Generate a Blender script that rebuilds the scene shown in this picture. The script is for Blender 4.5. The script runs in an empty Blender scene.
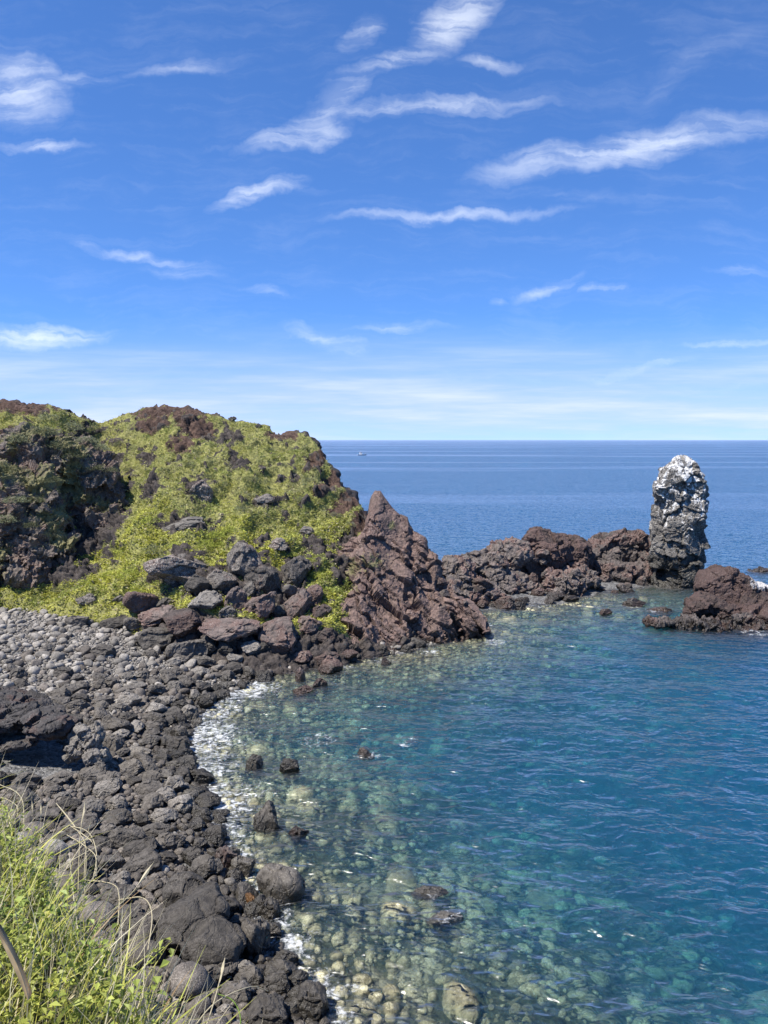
import bpy, bmesh, math, random
import numpy as np
from mathutils import Vector, Matrix, noise as mnoise
from mathutils.bvhtree import BVHTree

random.seed(7)
RNG = np.random.default_rng(11)
SC = bpy.context.scene
COL = SC.collection
R = math.radians

# ------------------------------------------------------------------ camera
CAM_H = 12.0
F = 788.0
PITCH = math.atan(72 / F)
cam_d = bpy.data.cameras.new('camera')
cam = bpy.data.objects.new('camera', cam_d)
COL.objects.link(cam)
cam.location = (0, 0, CAM_H)
cam.rotation_euler = (R(90) - PITCH, 0, 0)
cam_d.sensor_fit = 'VERTICAL'
cam_d.angle = 2 * math.atan(512 / F)
cam_d.clip_start = 0.05
cam_d.clip_end = 60000
SC.camera = cam
CP, SP = math.cos(PITCH), math.sin(PITCH)


def ray(px, py):
    a = (px - 384) / F
    b = (512 - py) / F
    return np.array([a, CP + b * SP, -SP + b * CP])


def at(px, py, D):
    """point seen at photo position px,py standing D metres out"""
    r = ray(px, py)
    return r * (D / r[1]) + np.array([0, 0, CAM_H])


def ground(px, py, z=0.0):
    r = ray(px, py)
    return r * ((z - CAM_H) / r[2]) + np.array([0, 0, CAM_H])


def project(P):
    P = np.asarray(P, float)
    x = P[..., 0]
    y = P[..., 1]
    z = P[..., 2] - CAM_H
    fw = np.maximum(y * CP - z * SP, 0.01)
    up = y * SP + z * CP
    return 384 + F * x / fw, 512 - F * up / fw


# ------------------------------------------------------------------ numpy noise
_G = np.array([[1, 1, 0], [-1, 1, 0], [1, -1, 0], [-1, -1, 0], [1, 0, 1], [-1, 0, 1], [1, 0, -1], [-1, 0, -1],
               [0, 1, 1], [0, -1, 1], [0, 1, -1], [0, -1, -1], [1, 1, 0], [-1, 1, 0], [0, -1, 1], [0, -1, -1]], float)


def _hash(ix, iy, iz, s=0):
    h = (ix * 374761393 + iy * 668265263 + iz * 1440662683 + s * 974634721) & 0xFFFFFFFF
    h = ((h ^ (h >> 13)) * 1274126177) & 0xFFFFFFFF
    h = ((h ^ (h >> 15)) * 2246822519) & 0xFFFFFFFF
    return h ^ (h >> 16)


def perlin(p, seed=0):
    i = np.floor(p).astype(np.int64)
    f = p - i
    u = f * f * f * (f * (f * 6 - 15) + 10)
    out = 0
    for dx in (0, 1):
        wx = u[:, 0] if dx else 1 - u[:, 0]
        for dy in (0, 1):
            wy = u[:, 1] if dy else 1 - u[:, 1]
            for dz in (0, 1):
                wz = u[:, 2] if dz else 1 - u[:, 2]
                g = _G[_hash(i[:, 0] + dx, i[:, 1] + dy, i[:, 2] + dz, seed) & 15]
                d = f - np.array([dx, dy, dz])
                out = out + wx * wy * wz * (g * d).sum(1)
    return out


def fbm(p, octv=4, seed=0, gain=0.5, lac=2.03):
    p = np.asarray(p, float)
    a, t = 1.0, 0
    for o in range(octv):
        t = t + a * perlin(p, seed + o)
        p = p * lac + 13.7
        a *= gain
    return t


def ridged(p, octv=4, seed=0):
    p = np.asarray(p, float)
    a, t = 1.0, 0
    for o in range(octv):
        t = t + a * (1 - 2 * np.abs(perlin(p, seed + o)))
        p = p * 2.07 + 5.3
        a *= 0.5
    return t - 1.0


def voronoi(p, seed=0, facet=False):
    """F1, F2, random value of the nearest cell"""
    p = np.asarray(p, float)
    i = np.floor(p).astype(np.int64)
    n = len(p)
    f1 = np.full(n, 9.0)
    f2 = np.full(n, 9.0)
    idv = np.zeros(n)
    off = np.zeros((n, 3))
    for dx in (-1, 0, 1):
        for dy in (-1, 0, 1):
            for dz in (-1, 0, 1):
                cx, cy, cz = i[:, 0] + dx, i[:, 1] + dy, i[:, 2] + dz
                h = _hash(cx, cy, cz, seed)
                q = np.stack([cx + (h & 1023) / 1023., cy + ((h >> 10) & 1023) / 1023., cz + ((h >> 20) & 1023) / 1023.], 1)
                e = p - q
                d = np.sqrt((e ** 2).sum(1))
                near = d < f1
                f2 = np.where(near, f1, np.minimum(f2, d))
                f1 = np.where(near, d, f1)
                idv = np.where(near, ((h * 2654435761) & 0xFFFF) / 65535., idv)
                if facet:
                    off = np.where(near[:, None], e, off)
    if facet:
        a = idv * 6.2832 * 7
        b = (idv * 57.31) % 1.0 * 2 - 1
        g = np.stack([np.cos(a), np.sin(a), b * 1.3], 1)
        return f1, f2, idv, (off * g).sum(1)
    return f1, f2, idv


def smooth(x, a, b):
    t = np.clip((x - a) / (b - a), 0, 1)
    return t * t * (3 - 2 * t)


# ------------------------------------------------------------------ mesh helpers
def mesh_np(name, V, faces, mat=None, shade=True, cols=None):
    """faces: list of int arrays (n,k)"""
    me = bpy.data.meshes.new(name)
    V = np.ascontiguousarray(V, np.float32)
    me.vertices.add(len(V))
    me.vertices.foreach_set('co', V.ravel())
    lv, ls, lt = [], [], []
    start = 0
    for fa in faces:
        fa = np.asarray(fa, np.int32)
        n, k = fa.shape
        lv.append(fa.ravel())
        ls.append(start + np.arange(n, dtype=np.int32) * k)
        lt.append(np.full(n, k, np.int32))
        start += n * k
    lv, ls, lt = np.concatenate(lv), np.concatenate(ls), np.concatenate(lt)
    me.loops.add(len(lv))
    me.loops.foreach_set('vertex_index', lv)
    me.polygons.add(len(ls))
    me.polygons.foreach_set('loop_start', ls)
    me.polygons.foreach_set('loop_total', lt)
    me.polygons.foreach_set('use_smooth', np.full(len(ls), shade, bool))
    me.update(calc_edges=True)
    for nm, c in (cols or {}).items():
        at_ = me.color_attributes.new(nm, 'FLOAT_COLOR', 'POINT')
        c = np.asarray(c, np.float32)
        if c.shape[1] == 3:
            c = np.concatenate([c, np.ones((len(c), 1), np.float32)], 1)
        at_.data.foreach_set('color', np.ascontiguousarray(c, np.float32).ravel())
    if mat:
        me.materials.append(mat)
    return me


def link(name, me, parent=None):
    o = bpy.data.objects.new(name, me)
    COL.objects.link(o)
    if parent:
        o.parent = parent
    return o


def tag(o, label=None, cat=None, group=None, kind=None):
    if label:
        o['label'] = label
    if cat:
        o['category'] = cat
    if group:
        o['group'] = group
    if kind:
        o['kind'] = kind
    return o


def grid_faces(nr, nc):
    r, c = np.meshgrid(np.arange(nr - 1), np.arange(nc - 1), indexing='ij')
    a = (r * nc + c).ravel()
    return np.stack([a, a + 1, a + nc + 1, a + nc], 1)


_ICO = {}


def ico(sub):
    if sub not in _ICO:
        bm = bmesh.new()
        bmesh.ops.create_icosphere(bm, subdivisions=sub, radius=1)
        V = np.array([v.co[:] for v in bm.verts])
        Fa = np.array([[v.index for v in f.verts] for f in bm.faces])
        bm.free()
        _ICO[sub] = (V, Fa)
    return _ICO[sub]


def chunk(sub, cuts, rough, seed, lo=0.5, hi=0.92, rfreq=1.6):
    """an angular stone of about unit radius"""
    rg = np.random.default_rng(seed)
    V, Fa = ico(sub)
    V = V.copy()
    for _ in range(cuts):
        n = rg.normal(size=3)
        n /= np.linalg.norm(n)
        d = rg.uniform(lo, hi)
        k = V @ n - d
        V -= np.outer(np.maximum(k, 0) * 0.97, n)
    L = np.linalg.norm(V, axis=1, keepdims=True)
    V = V + V / L * (rough * fbm(V * rfreq + seed * 3.1, 4, seed))[:, None]
    ext = np.abs(V).max(0)
    return V / ext, Fa


def rotm(rx, ry, rz):
    from mathutils import Euler
    return np.array(Euler((rx, ry, rz)).to_matrix())


def normals(V, Fa):
    T = V[Fa]
    n = np.cross(T[:, 1] - T[:, 0], T[:, 2] - T[:, 0]) if Fa.shape[1] == 3 else np.cross(T[:, 2] - T[:, 0], T[:, 3] - T[:, 1])
    N = np.zeros_like(V)
    for k in range(Fa.shape[1]):
        np.add.at(N, Fa[:, k], n)
    return N / np.maximum(np.linalg.norm(N, axis=1, keepdims=True), 1e-9)


def remesh(V, Fa, vox):
    me = mesh_np('tmp', V, [Fa])
    o = link('tmp', me)
    m = o.modifiers.new('r', 'REMESH')
    m.mode = 'VOXEL'
    m.voxel_size = vox
    dg = bpy.context.evaluated_depsgraph_get()
    dg.update()
    ev = o.evaluated_get(dg).to_mesh()
    W = np.zeros(len(ev.vertices) * 3, np.float32)
    ev.vertices.foreach_get('co', W)
    lt = np.zeros(len(ev.polygons), np.int32)
    ev.polygons.foreach_get('loop_total', lt)
    lv = np.zeros(len(ev.loops), np.int32)
    ev.loops.foreach_get('vertex_index', lv)
    q = lv.reshape(-1, 4) if (lt == 4).all() else None
    W = W.reshape(-1, 3).astype(float)
    o.evaluated_get(dg).to_mesh_clear()
    bpy.data.objects.remove(o)
    bpy.data.meshes.remove(me)
    assert q is not None
    return W, q


def craggy(V, Fa, seed, big=0.35, cell=1.1, block=0.25, crack=0.16, fine=0.10, stretch=(1, 1, 1), tilt=(0.3, 0.5, 0.2), amp=None):
    """break a smooth mass into fractured rock: blocks, cracks, rough skin"""
    N = normals(V, Fa)
    M = rotm(*tilt)
    Q = (V @ M.T) * np.array(stretch)
    wob = np.stack([fbm(V * 0.8 + 3, 3, seed + 1), fbm(V * 0.8 + 9, 3, seed + 2), fbm(V * 0.8 + 17, 3, seed + 3)], 1)
    f1, f2, idv, t1 = voronoi(Q / cell + wob * 0.22, seed, True)
    g1, g2, idw, t2 = voronoi(Q / (cell * 0.4) + wob * 0.3, seed + 7, True)
    d = big * fbm(V * 0.33, 2, seed + 4)
    d += block * (0.8 * (idv - 0.5) + 1.0 * t1) - 0.4 * crack * (1 - smooth(f2 - f1, 0.0, 0.05))
    d += 0.34 * block * (0.8 * (idw - 0.5) + 1.3 * t2) - 0.1 * crack * (1 - smooth(g2 - g1, 0.0, 0.05))
    d += fine * 0.45 * ridged(V * 2.3, 3, seed + 5) + fine * 0.25 * fbm(V * 7, 2, seed + 6)
    if amp is not None:
        d = d * amp(V)
    return V + N * d[:, None]


def mass(chunks, seed, vox=0.12, sub=3, cuts=7, **kw):
    """chunks: (center xyz, radii xyz, rotation xyz)"""
    Vs, Fs, off = [], [], 0
    for i, (c, r, ro) in enumerate(chunks):
        V, Fa = chunk(sub, cuts, 0.10, seed * 31 + i, 0.62, 0.95)
        V = (V * np.array(r)) @ rotm(*ro).T + np.array(c)
        Vs.append(V)
        Fs.append(Fa + off)
        off += len(V)
    V, q = remesh(np.concatenate(Vs), np.concatenate(Fs), vox)
    return craggy(V, q, seed, **kw), q


# ------------------------------------------------------------------ node helpers
def new_mat(name):
    m = bpy.data.materials.new(name)
    m.use_nodes = True
    nt = m.node_tree
    nt.nodes.clear()
    return m, nt


class NT:
    def __init__(s, nt):
        s.nt = nt

    def n(s, typ, ins=None, **kw):
        nd = s.nt.nodes.new(typ)
        for k, v in kw.items():
            setattr(nd, k, v)
        for k, v in (ins or {}).items():
            if isinstance(v, bpy.types.NodeSocket):
                s.nt.links.new(v, nd.inputs[k])
            else:
                nd.inputs[k].default_value = v
        return nd

    def math(s, op, a, b=0.0, c=0.0, clamp=False):
        nd = s.n('ShaderNodeMath', {0: a, 1: b, 2: c}, operation=op, use_clamp=clamp)
        return nd.outputs[0]

    def mix(s, fac, a, b, blend='MIX'):
        nd = s.nt.nodes.new('ShaderNodeMix')
        nd.data_type = 'RGBA'
        nd.blend_type = blend
        for idx, v in ((0, fac), (6, a), (7, b)):
            if isinstance(v, bpy.types.NodeSocket):
                s.nt.links.new(v, nd.inputs[idx])
            else:
                nd.inputs[idx].default_value = (*v, 1) if isinstance(v, tuple) and len(v) == 3 else v
        return nd.outputs[2]

    def noise(s, vec, scale, detail=4, rough=0.55, dist=0.0):
        nd = s.n('ShaderNodeTexNoise', {'Vector': vec, 'Scale': scale, 'Detail': detail, 'Roughness': rough, 'Distortion': dist})
        return nd.outputs[0]

    def ramp(s, x, a, b, lo=0.0, hi=1.0):
        nd = s.n('ShaderNodeMapRange', {0: x, 1: a, 2: b, 3: lo, 4: hi}, interpolation_type='SMOOTHSTEP')
        return nd.outputs[0]

    def vmath(s, op, a, b):
        nd = s.n('ShaderNodeVectorMath', {0: a, 1: b}, operation=op)
        return nd.outputs[0]


def rock_mat(name, dark, mid, light, red=None, redamt=0.0, scale=1.0, wet=True, island=False, guano=None, lichen=0.25, moss=0.0, wet_shade_z=0.45, bump=0.5, patch=False):
    m, nt = new_mat(name)
    t = NT(nt)
    geo = t.n('ShaderNodeNewGeometry')
    pos = geo.outputs['Position']
    rnd = geo.outputs['Random Per Island'] if island else t.n('ShaderNodeObjectInfo').outputs['Random']
    n1 = t.noise(pos, 0.55 * scale, 5, 0.6)
    n2 = t.noise(pos, 3.2 * scale, 6, 0.65)
    n3 = t.noise(pos, 14 * scale, 4, 0.7)
    col = t.mix(t.ramp(n2, 0.3, 0.72), dark, mid)
    if red:
        rr = t.ramp(t.math('ADD', n1, t.math('MULTIPLY', n2, 0.25)), 0.72 - redamt * 0.5, 0.86 - redamt * 0.5)
        col = t.mix(rr, col, t.mix(t.ramp(n3, 0.3, 0.7), tuple(c * 0.65 for c in red), red))
    lic = t.ramp(t.math('ADD', n3, t.math('MULTIPLY', n1, 0.4)), 0.80 - lichen * 0.35, 0.95 - lichen * 0.35)
    col = t.mix(t.math('MULTIPLY', lic, 0.75), col, light)
    val = t.math('ADD', t.math('MULTIPLY', rnd, 0.75), 0.62)
    col = t.mix(1.0, col, t.n('ShaderNodeCombineColor', {0: val, 1: val, 2: t.math('MULTIPLY', val, 0.98)}).outputs[0], 'MULTIPLY')
    if guano:
        g = t.n('ShaderNodeVertexColor', layer_name='guano').outputs[0]
        nst = t.noise(t.n('ShaderNodeMapping', {'Vector': pos, 'Scale': (2.2, 2.2, 0.55)}).outputs[0], 1.0, 5, 0.65)
        gs = t.math('ADD', g, t.math('MULTIPLY', t.math('SUBTRACT', nst, 0.5), 2.0))
        gs = t.math('ADD', gs, t.math('MULTIPLY', t.math('SUBTRACT', n3, 0.5), 0.9))
        col = t.mix(t.math('MULTIPLY', t.ramp(gs, 0.46, 0.74), 0.92), col, guano)
    if moss > 0:
        up = t.n('ShaderNodeSeparateXYZ', {0: geo.outputs['Normal']}).outputs[2]
        ms = t.math('MULTIPLY', t.ramp(up, 0.2, 0.75), t.ramp(n1, 0.62 - moss * 0.3, 0.72 - moss * 0.3))
        col = t.mix(ms, col, t.mix(n3, (0.07, 0.09, 0.02), (0.14, 0.16, 0.035)))
    if patch:
        pc = t.n('ShaderNodeVertexColor', layer_name='patch').outputs[0]
        ps = t.math('ADD', pc, t.math('MULTIPLY', t.math('SUBTRACT', n2, 0.5), 1.2))
        ps = t.math('ADD', ps, t.math('MULTIPLY', t.math('SUBTRACT', n3, 0.5), 0.7))
        col = t.mix(t.ramp(ps, 0.45, 0.65), col, t.mix(n3, (0.10, 0.088, 0.04), (0.26, 0.235, 0.11)))
    rough = t.math('ADD', 0.72, t.math('MULTIPLY', n3, 0.2))
    if wet:  # wet band by the water; on the stack it also carries painted shade
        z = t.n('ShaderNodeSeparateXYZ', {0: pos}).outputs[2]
        w = t.ramp(t.math('SUBTRACT', z, t.math('MULTIPLY', n1, 0.5)), wet_shade_z - 0.1, wet_shade_z - 0.45)
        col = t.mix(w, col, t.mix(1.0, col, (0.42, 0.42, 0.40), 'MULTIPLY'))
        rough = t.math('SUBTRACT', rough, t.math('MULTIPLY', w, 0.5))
    cw = t.n('ShaderNodeMapping', {'Vector': t.vmath('ADD', pos, t.vmath('MULTIPLY', t.n('ShaderNodeTexNoise', {'Vector': pos, 'Scale': 1.5 * scale, 'Detail': 3}).outputs[1], (0.5, 0.5, 0.5))), 'Rotation': (0.3, 0.8, 0.2), 'Scale': (1.5, 1.0, 0.55)}).outputs[0]
    ck = t.ramp(t.n('ShaderNodeTexVoronoi', {'Vector': cw, 'Scale': 1.3 * scale}, feature='DISTANCE_TO_EDGE').outputs[0], 0.0, 0.07)
    n4 = t.math('ADD', t.noise(pos, 40 * scale, 2, 0.6), t.math('MULTIPLY', ck, 3.0))
    h = t.math('ADD', n2, t.math('ADD', t.math('MULTIPLY', n3, 0.4), t.math('MULTIPLY', n4, 0.10)))
    bp = t.n('ShaderNodeBump', {'Height': h, 'Strength': bump, 'Distance': 0.22 / scale})
    b = t.n('ShaderNodeBsdfPrincipled', {'Base Color': col, 'Roughness': rough, 'Normal': bp.outputs[0]})
    b.inputs['Specular IOR Level'].default_value = 0.35
    o = t.n('ShaderNodeOutputMaterial', {0: b.outputs[0]})
    return m


def attr_mat(name, rough=0.6, trans=0.35, var=0.35, layer='col', nscale=8):
    """leaf material: colour of each leaf from its mesh, light passes through"""
    m, nt = new_mat(name)
    t = NT(nt)
    geo = t.n('ShaderNodeNewGeometry')
    c = t.n('ShaderNodeVertexColor', layer_name=layer).outputs[0]
    n = t.noise(geo.outputs['Position'], nscale, 3)
    v = t.math('ADD', 1 - var * 0.5, t.math('MULTIPLY', n, var))
    c = t.mix(1.0, c, t.n('ShaderNodeCombineColor', {0: v, 1: v, 2: v}).outputs[0], 'MULTIPLY')
    d = t.n('ShaderNodeBsdfPrincipled', {'Base Color': c, 'Roughness': rough})
    d.inputs['Specular IOR Level'].default_value = 0.25
    tr = t.n('ShaderNodeBsdfTranslucent', {'Color': c})
    mx = t.n('ShaderNodeMixShader', {0: trans, 1: d.outputs[0], 2: tr.outputs[0]})
    t.n('ShaderNodeOutputMaterial', {0: mx.outputs[0]})
    return m


def plain_mat(name, col, rough=0.5):
    m, nt = new_mat(name)
    t = NT(nt)
    geo = t.n('ShaderNodeNewGeometry')
    n = t.noise(geo.outputs['Position'], 3, 3)
    c = t.mix(n, tuple(x * 0.85 for x in col), col)
    b = t.n('ShaderNodeBsdfPrincipled', {'Base Color': c, 'Roughness': rough})
    t.n('ShaderNodeOutputMaterial', {0: b.outputs[0]})
    return m


# ------------------------------------------------------------------ light and sky
SUN_EL = R(60)
SUN_DIR = Vector((-0.80, -0.46, 0))
SUN_DIR.normalize()
sun_vec = Vector((SUN_DIR.x * math.cos(SUN_EL), SUN_DIR.y * math.cos(SUN_EL), math.sin(SUN_EL)))
sl = bpy.data.lights.new('sun', 'SUN')
sl.energy = 5.0
sl.angle = R(0.53)
sl.color = (1.0, 0.955, 0.89)
so = bpy.data.objects.new('sun', sl)
COL.objects.link(so)
so.rotation_euler = sun_vec.to_track_quat('Z', 'Y').to_euler()
so.location = (-40, -20, 80)


def build_world():
    w = bpy.data.worlds.new('World')
    SC.world = w
    w.use_nodes = True
    nt = w.node_tree
    nt.nodes.clear()
    t = NT(nt)
    sky = t.n('ShaderNodeTexSky', sky_type='NISHITA', sun_disc=False)
    sky.sun_elevation = SUN_EL
    sky.sun_rotation = math.atan2(sun_vec.x, sun_vec.y)
    sky.altitude = 0
    sky.air_density = 0.7
    sky.dust_density = 0.0
    sky.ozone_density = 4.0
    d = t.n('ShaderNodeTexCoord').outputs['Generated']
    sd_ = t.n('ShaderNodeSeparateXYZ', {0: d})
    dup_ = t.n('ShaderNodeCombineXYZ', {0: sd_.outputs[0], 1: sd_.outputs[1], 2: t.math('MAXIMUM', sd_.outputs[2], 0.0)}).outputs[0]
    lift = t.n('ShaderNodeMapping', {'Vector': dup_, 'Location': (0, 0, 0.085), 'Scale': (1, 1, 0.97)}).outputs[0]
    nt.links.new(t.n('ShaderNodeVectorMath', {0: lift}, operation='NORMALIZE').outputs[0], sky.inputs[0])
    tint = t.mix(1.0, sky.outputs[0], (0.92, 1.22, 1.52), 'MULTIPLY')
    hs = t.n('ShaderNodeHueSaturation', {'Hue': 0.503, 'Saturation': 1.04, 'Value': 1.0, 'Color': tint})
    sx = t.n('ShaderNodeSeparateXYZ', {0: d})
    yy = t.math('MAXIMUM', sx.outputs[1], 0.05)
    u = t.math('DIVIDE', sx.outputs[0], yy)
    v = t.math('DIVIDE', sx.outputs[2], yy)
    uv = t.n('ShaderNodeCombineXYZ', {0: u, 1: v, 2: 0.0}).outputs[0]
    # wind-blown edges: two scales of warp
    wn = t.n('ShaderNodeTexNoise', {'Vector': uv, 'Scale': 9.0, 'Detail': 5, 'Roughness': 0.6}).outputs[1]
    wv = t.vmath('MULTIPLY', t.vmath('SUBTRACT', wn, (0.5, 0.5, 0.5)), (0.12, 0.06, 0))
    uw = t.vmath('ADD', uv, wv)
    wisps = [(452, 20, 56, 36, 35, 1.0), (400, 62, 74, 15, 17, .62), (332, 104, 62, 22, 32, .66), (300, 134, 56, 15, 10, .9), (440, 108, 120, 13, 3, .80),
             (632, 146, 165, 24, 9, .95), (258, 192, 58, 13, 17, .88), (450, 214, 125, 9, 3, .62), (142, 254, 75, 9, -10, .62), (185, 272, 40, 9, -4, .3),
             (22, 86, 50, 40, -38, .85), (70, 77, 50, 8, -4, .4), (45, 146, 42, 9, -5, .75), (185, 66, 70, 10, 8, .4), (30, 336, 90, 17, 2, 1.0), (320, 342, 50, 13, -16, .6),
             (400, 328, 55, 10, 3, .5), (548, 288, 46, 11, 18, .48), (600, 290, 18, 7, 10, .4), (262, 292, 22, 7, -6, .42), (640, 369, 65, 7, 8, .55), (740, 346, 52, 6, 2, .55),
             (362, 36, 30, 16, 30, .55), (492, 60, 36, 10, -3, .55), (750, 268, 40, 7, 4, .35), (488, 304, 14, 6, 0, .3), (700, 60, 90, 22, 30, .16), (560, 193, 80, 10, -8, .18)]
    f1 = t.noise(t.n('ShaderNodeMapping', {'Vector': uw, 'Rotation': (0, 0, R(-14)), 'Scale': (5.5, 46, 1)}).outputs[0], 1.0, 5, 0.6, 0.5)
    f2 = t.noise(t.n('ShaderNodeMapping', {'Vector': uw, 'Rotation': (0, 0, R(-24)), 'Scale': (16, 110, 1)}).outputs[0], 1.0, 4, 0.6, 0.3)
    f3 = t.noise(uv, 11.0, 4, 0.6)
    fn = t.math('ADD', t.math('MULTIPLY', f1, 0.5), t.math('ADD', t.math('MULTIPLY', f2, 0.25), t.math('MULTIPLY', f3, 0.35)))
    acc = None
    for (px, py, hl, hw, ang, s) in wisps:
        r = ray(px, py)
        c = (r[0] / r[1], r[2] / r[1], 0)
        k = 1 / (F * r[1] / 1.0)
        mp = t.n('ShaderNodeMapping', {'Vector': uw, 'Location': c, 'Rotation': (0, 0, R(ang)), 'Scale': (hl * 1.1 / F, hw * 0.84 / F, 1)}, vector_type='TEXTURE').outputs[0]
        g = t.n('ShaderNodeTexGradient', {'Vector': mp}, gradient_type='SPHERICAL').outputs[1]
        g = t.math('MULTIPLY', g, s * 1.5)
        acc = g if acc is None else t.math('MAXIMUM', acc, g)
    cl = t.math('MULTIPLY', acc, t.ramp(fn, 0.40, 0.72))
    cl = t.math('SUBTRACT', 1.0, t.math('POWER', 2.718, t.math('MULTIPLY', cl, -0.62)))
    cl = t.math('MAXIMUM', cl, t.math('MULTIPLY', t.ramp(acc, 0.0, 0.9), 0.10))
    cl = t.math('MULTIPLY', cl, 1.02)
    # thin veil low over the sea and faint haze of cirrus
    vn = t.noise(t.n('ShaderNodeMapping', {'Vector': uv, 'Scale': (2.2, 26, 1)}).outputs[0], 1.0, 5, 0.6)
    veil = t.math('MULTIPLY', t.math('MULTIPLY', t.ramp(v, -0.05, 0.012), t.ramp(v, 0.16, 0.03)), t.math('ADD', 0.45, t.math('MULTIPLY', t.ramp(vn, 0.25, 0.75), 0.55)))
    thin = t.math('MULTIPLY', t.ramp(fn, 0.5, 0.75), 0.05)
    cl = t.math('MAXIMUM', cl, t.math('MULTIPLY', t.math('MULTIPLY', veil, t.ramp(vn, 0.42, 0.7)), 0.30))
    cl = t.math('MAXIMUM', cl, thin)
    front = t.ramp(sx.outputs[1], 0.1, 0.3)
    cl = t.math('MULTIPLY', cl, front, clamp=True)
    out = t.mix(cl, t.mix(t.math('MULTIPLY', t.math('MULTIPLY', veil, 0.85), front), hs.outputs[0], (4.8, 5.2, 7.1)), (8.6, 9.0, 9.5))
    bg = t.n('ShaderNodeBackground', {'Color': out, 'Strength': 0.1})
    t.n('ShaderNodeOutputWorld', {0: bg.outputs[0]})


build_world()

# ------------------------------------------------------------------ shore line
shore_px = [(322, 1024), (300, 985), (268, 948), (246, 905), (228, 868), (212, 820), (194, 776), (180, 745), (196, 712), (232, 688), (290, 668),
            (330, 660), (400, 652), (450, 640), (478, 628), (462, 614), (505, 608), (562, 602), (600, 592), (648, 586)]
shore = [np.array([9.0, -14.0]), np.array([4.5, 0.0]), np.array([1.2, 9.0])] + [ground(x, y)[:2] for x, y in shore_px]
tail = [np.array([24.5, 69.0]), np.array([22, 74.0]), np.array([12, 74.]), np.array([4, 73.]), np.array([-2, 80.]), np.array([-12, 92.]), np.array([-40, 104.]),
        np.array([-90, 110.]), np.array([-90, -14.])]
LAND = np.array(shore + tail)


def signed_dist(P):
    """metres from the waterline, positive over water"""
    A = LAND
    B = np.roll(LAND, -1, 0)
    best = np.full(len(P), 1e9)
    inside = np.zeros(len(P), bool)
    for a, b in zip(A, B):
        ab = b - a
        tt = np.clip(((P - a) @ ab) / (ab @ ab), 0, 1)
        d = np.linalg.norm(P - (a + tt[:, None] * ab), axis=1)
        best = np.minimum(best, d)
        cr = ((a[1] > P[:, 1]) != (b[1] > P[:, 1]))
        with np.errstate(divide='ignore', invalid='ignore'):
            xi = (b[0] - a[0]) * (P[:, 1] - a[1]) / (b[1] - a[1]) + a[0]
        inside ^= cr & (P[:, 0] < xi)
    return np.where(inside, -best, best)


def shore_height(P):
    s = signed_dist(P)
    p3 = np.concatenate([P, np.zeros((len(P), 1))], 1)
    s = s + 0.5 * fbm(p3 * 0.35, 3, 40) * smooth(np.abs(s), -1, 4)
    land = -s
    zl = 2.6 * (1 - np.exp(-np.maximum(land, 0) * 0.075)) + 0.10 * fbm(p3 * 0.5, 4, 41)
    w = np.maximum(s, 0)
    zw = -(0.15 * np.minimum(w, 5) + 0.30 * np.clip(w - 5, 0, 14) + 0.06 * np.clip(w - 21, 0, 90))
    zw = zw + 0.5 * fbm(p3 * 0.33, 4, 43) * smooth(w, 1, 9) * np.clip(w / 8, 0, 1.3)
    return np.where(s < 0, zl, zw - 0.02), s


gx = np.arange(-62, 62.01, 0.3)
gy = np.arange(-4, 112.01, 0.3)
GX, GY = np.meshgrid(gx, gy)
GP = np.stack([GX.ravel(), GY.ravel()], 1)
GZ, GS = shore_height(GP)
SH_V = np.concatenate([GP, GZ[:, None]], 1)
SH_F = grid_faces(len(gy), len(gx))
ZG = GZ.reshape(len(gy), len(gx))
SG = GS.reshape(len(gy), len(gx))


def bil(G, x, y):
    fx = np.clip((np.asarray(x) - gx[0]) / 0.3, 0, len(gx) - 1.001)
    fy = np.clip((np.asarray(y) - gy[0]) / 0.3, 0, len(gy) - 1.001)
    ix, iy = fx.astype(int), fy.astype(int)
    u, v = fx - ix, fy - iy
    return G[iy, ix] * (1 - u) * (1 - v) + G[iy, ix + 1] * u * (1 - v) + G[iy + 1, ix] * (1 - u) * v + G[iy + 1, ix + 1] * u * v


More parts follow.
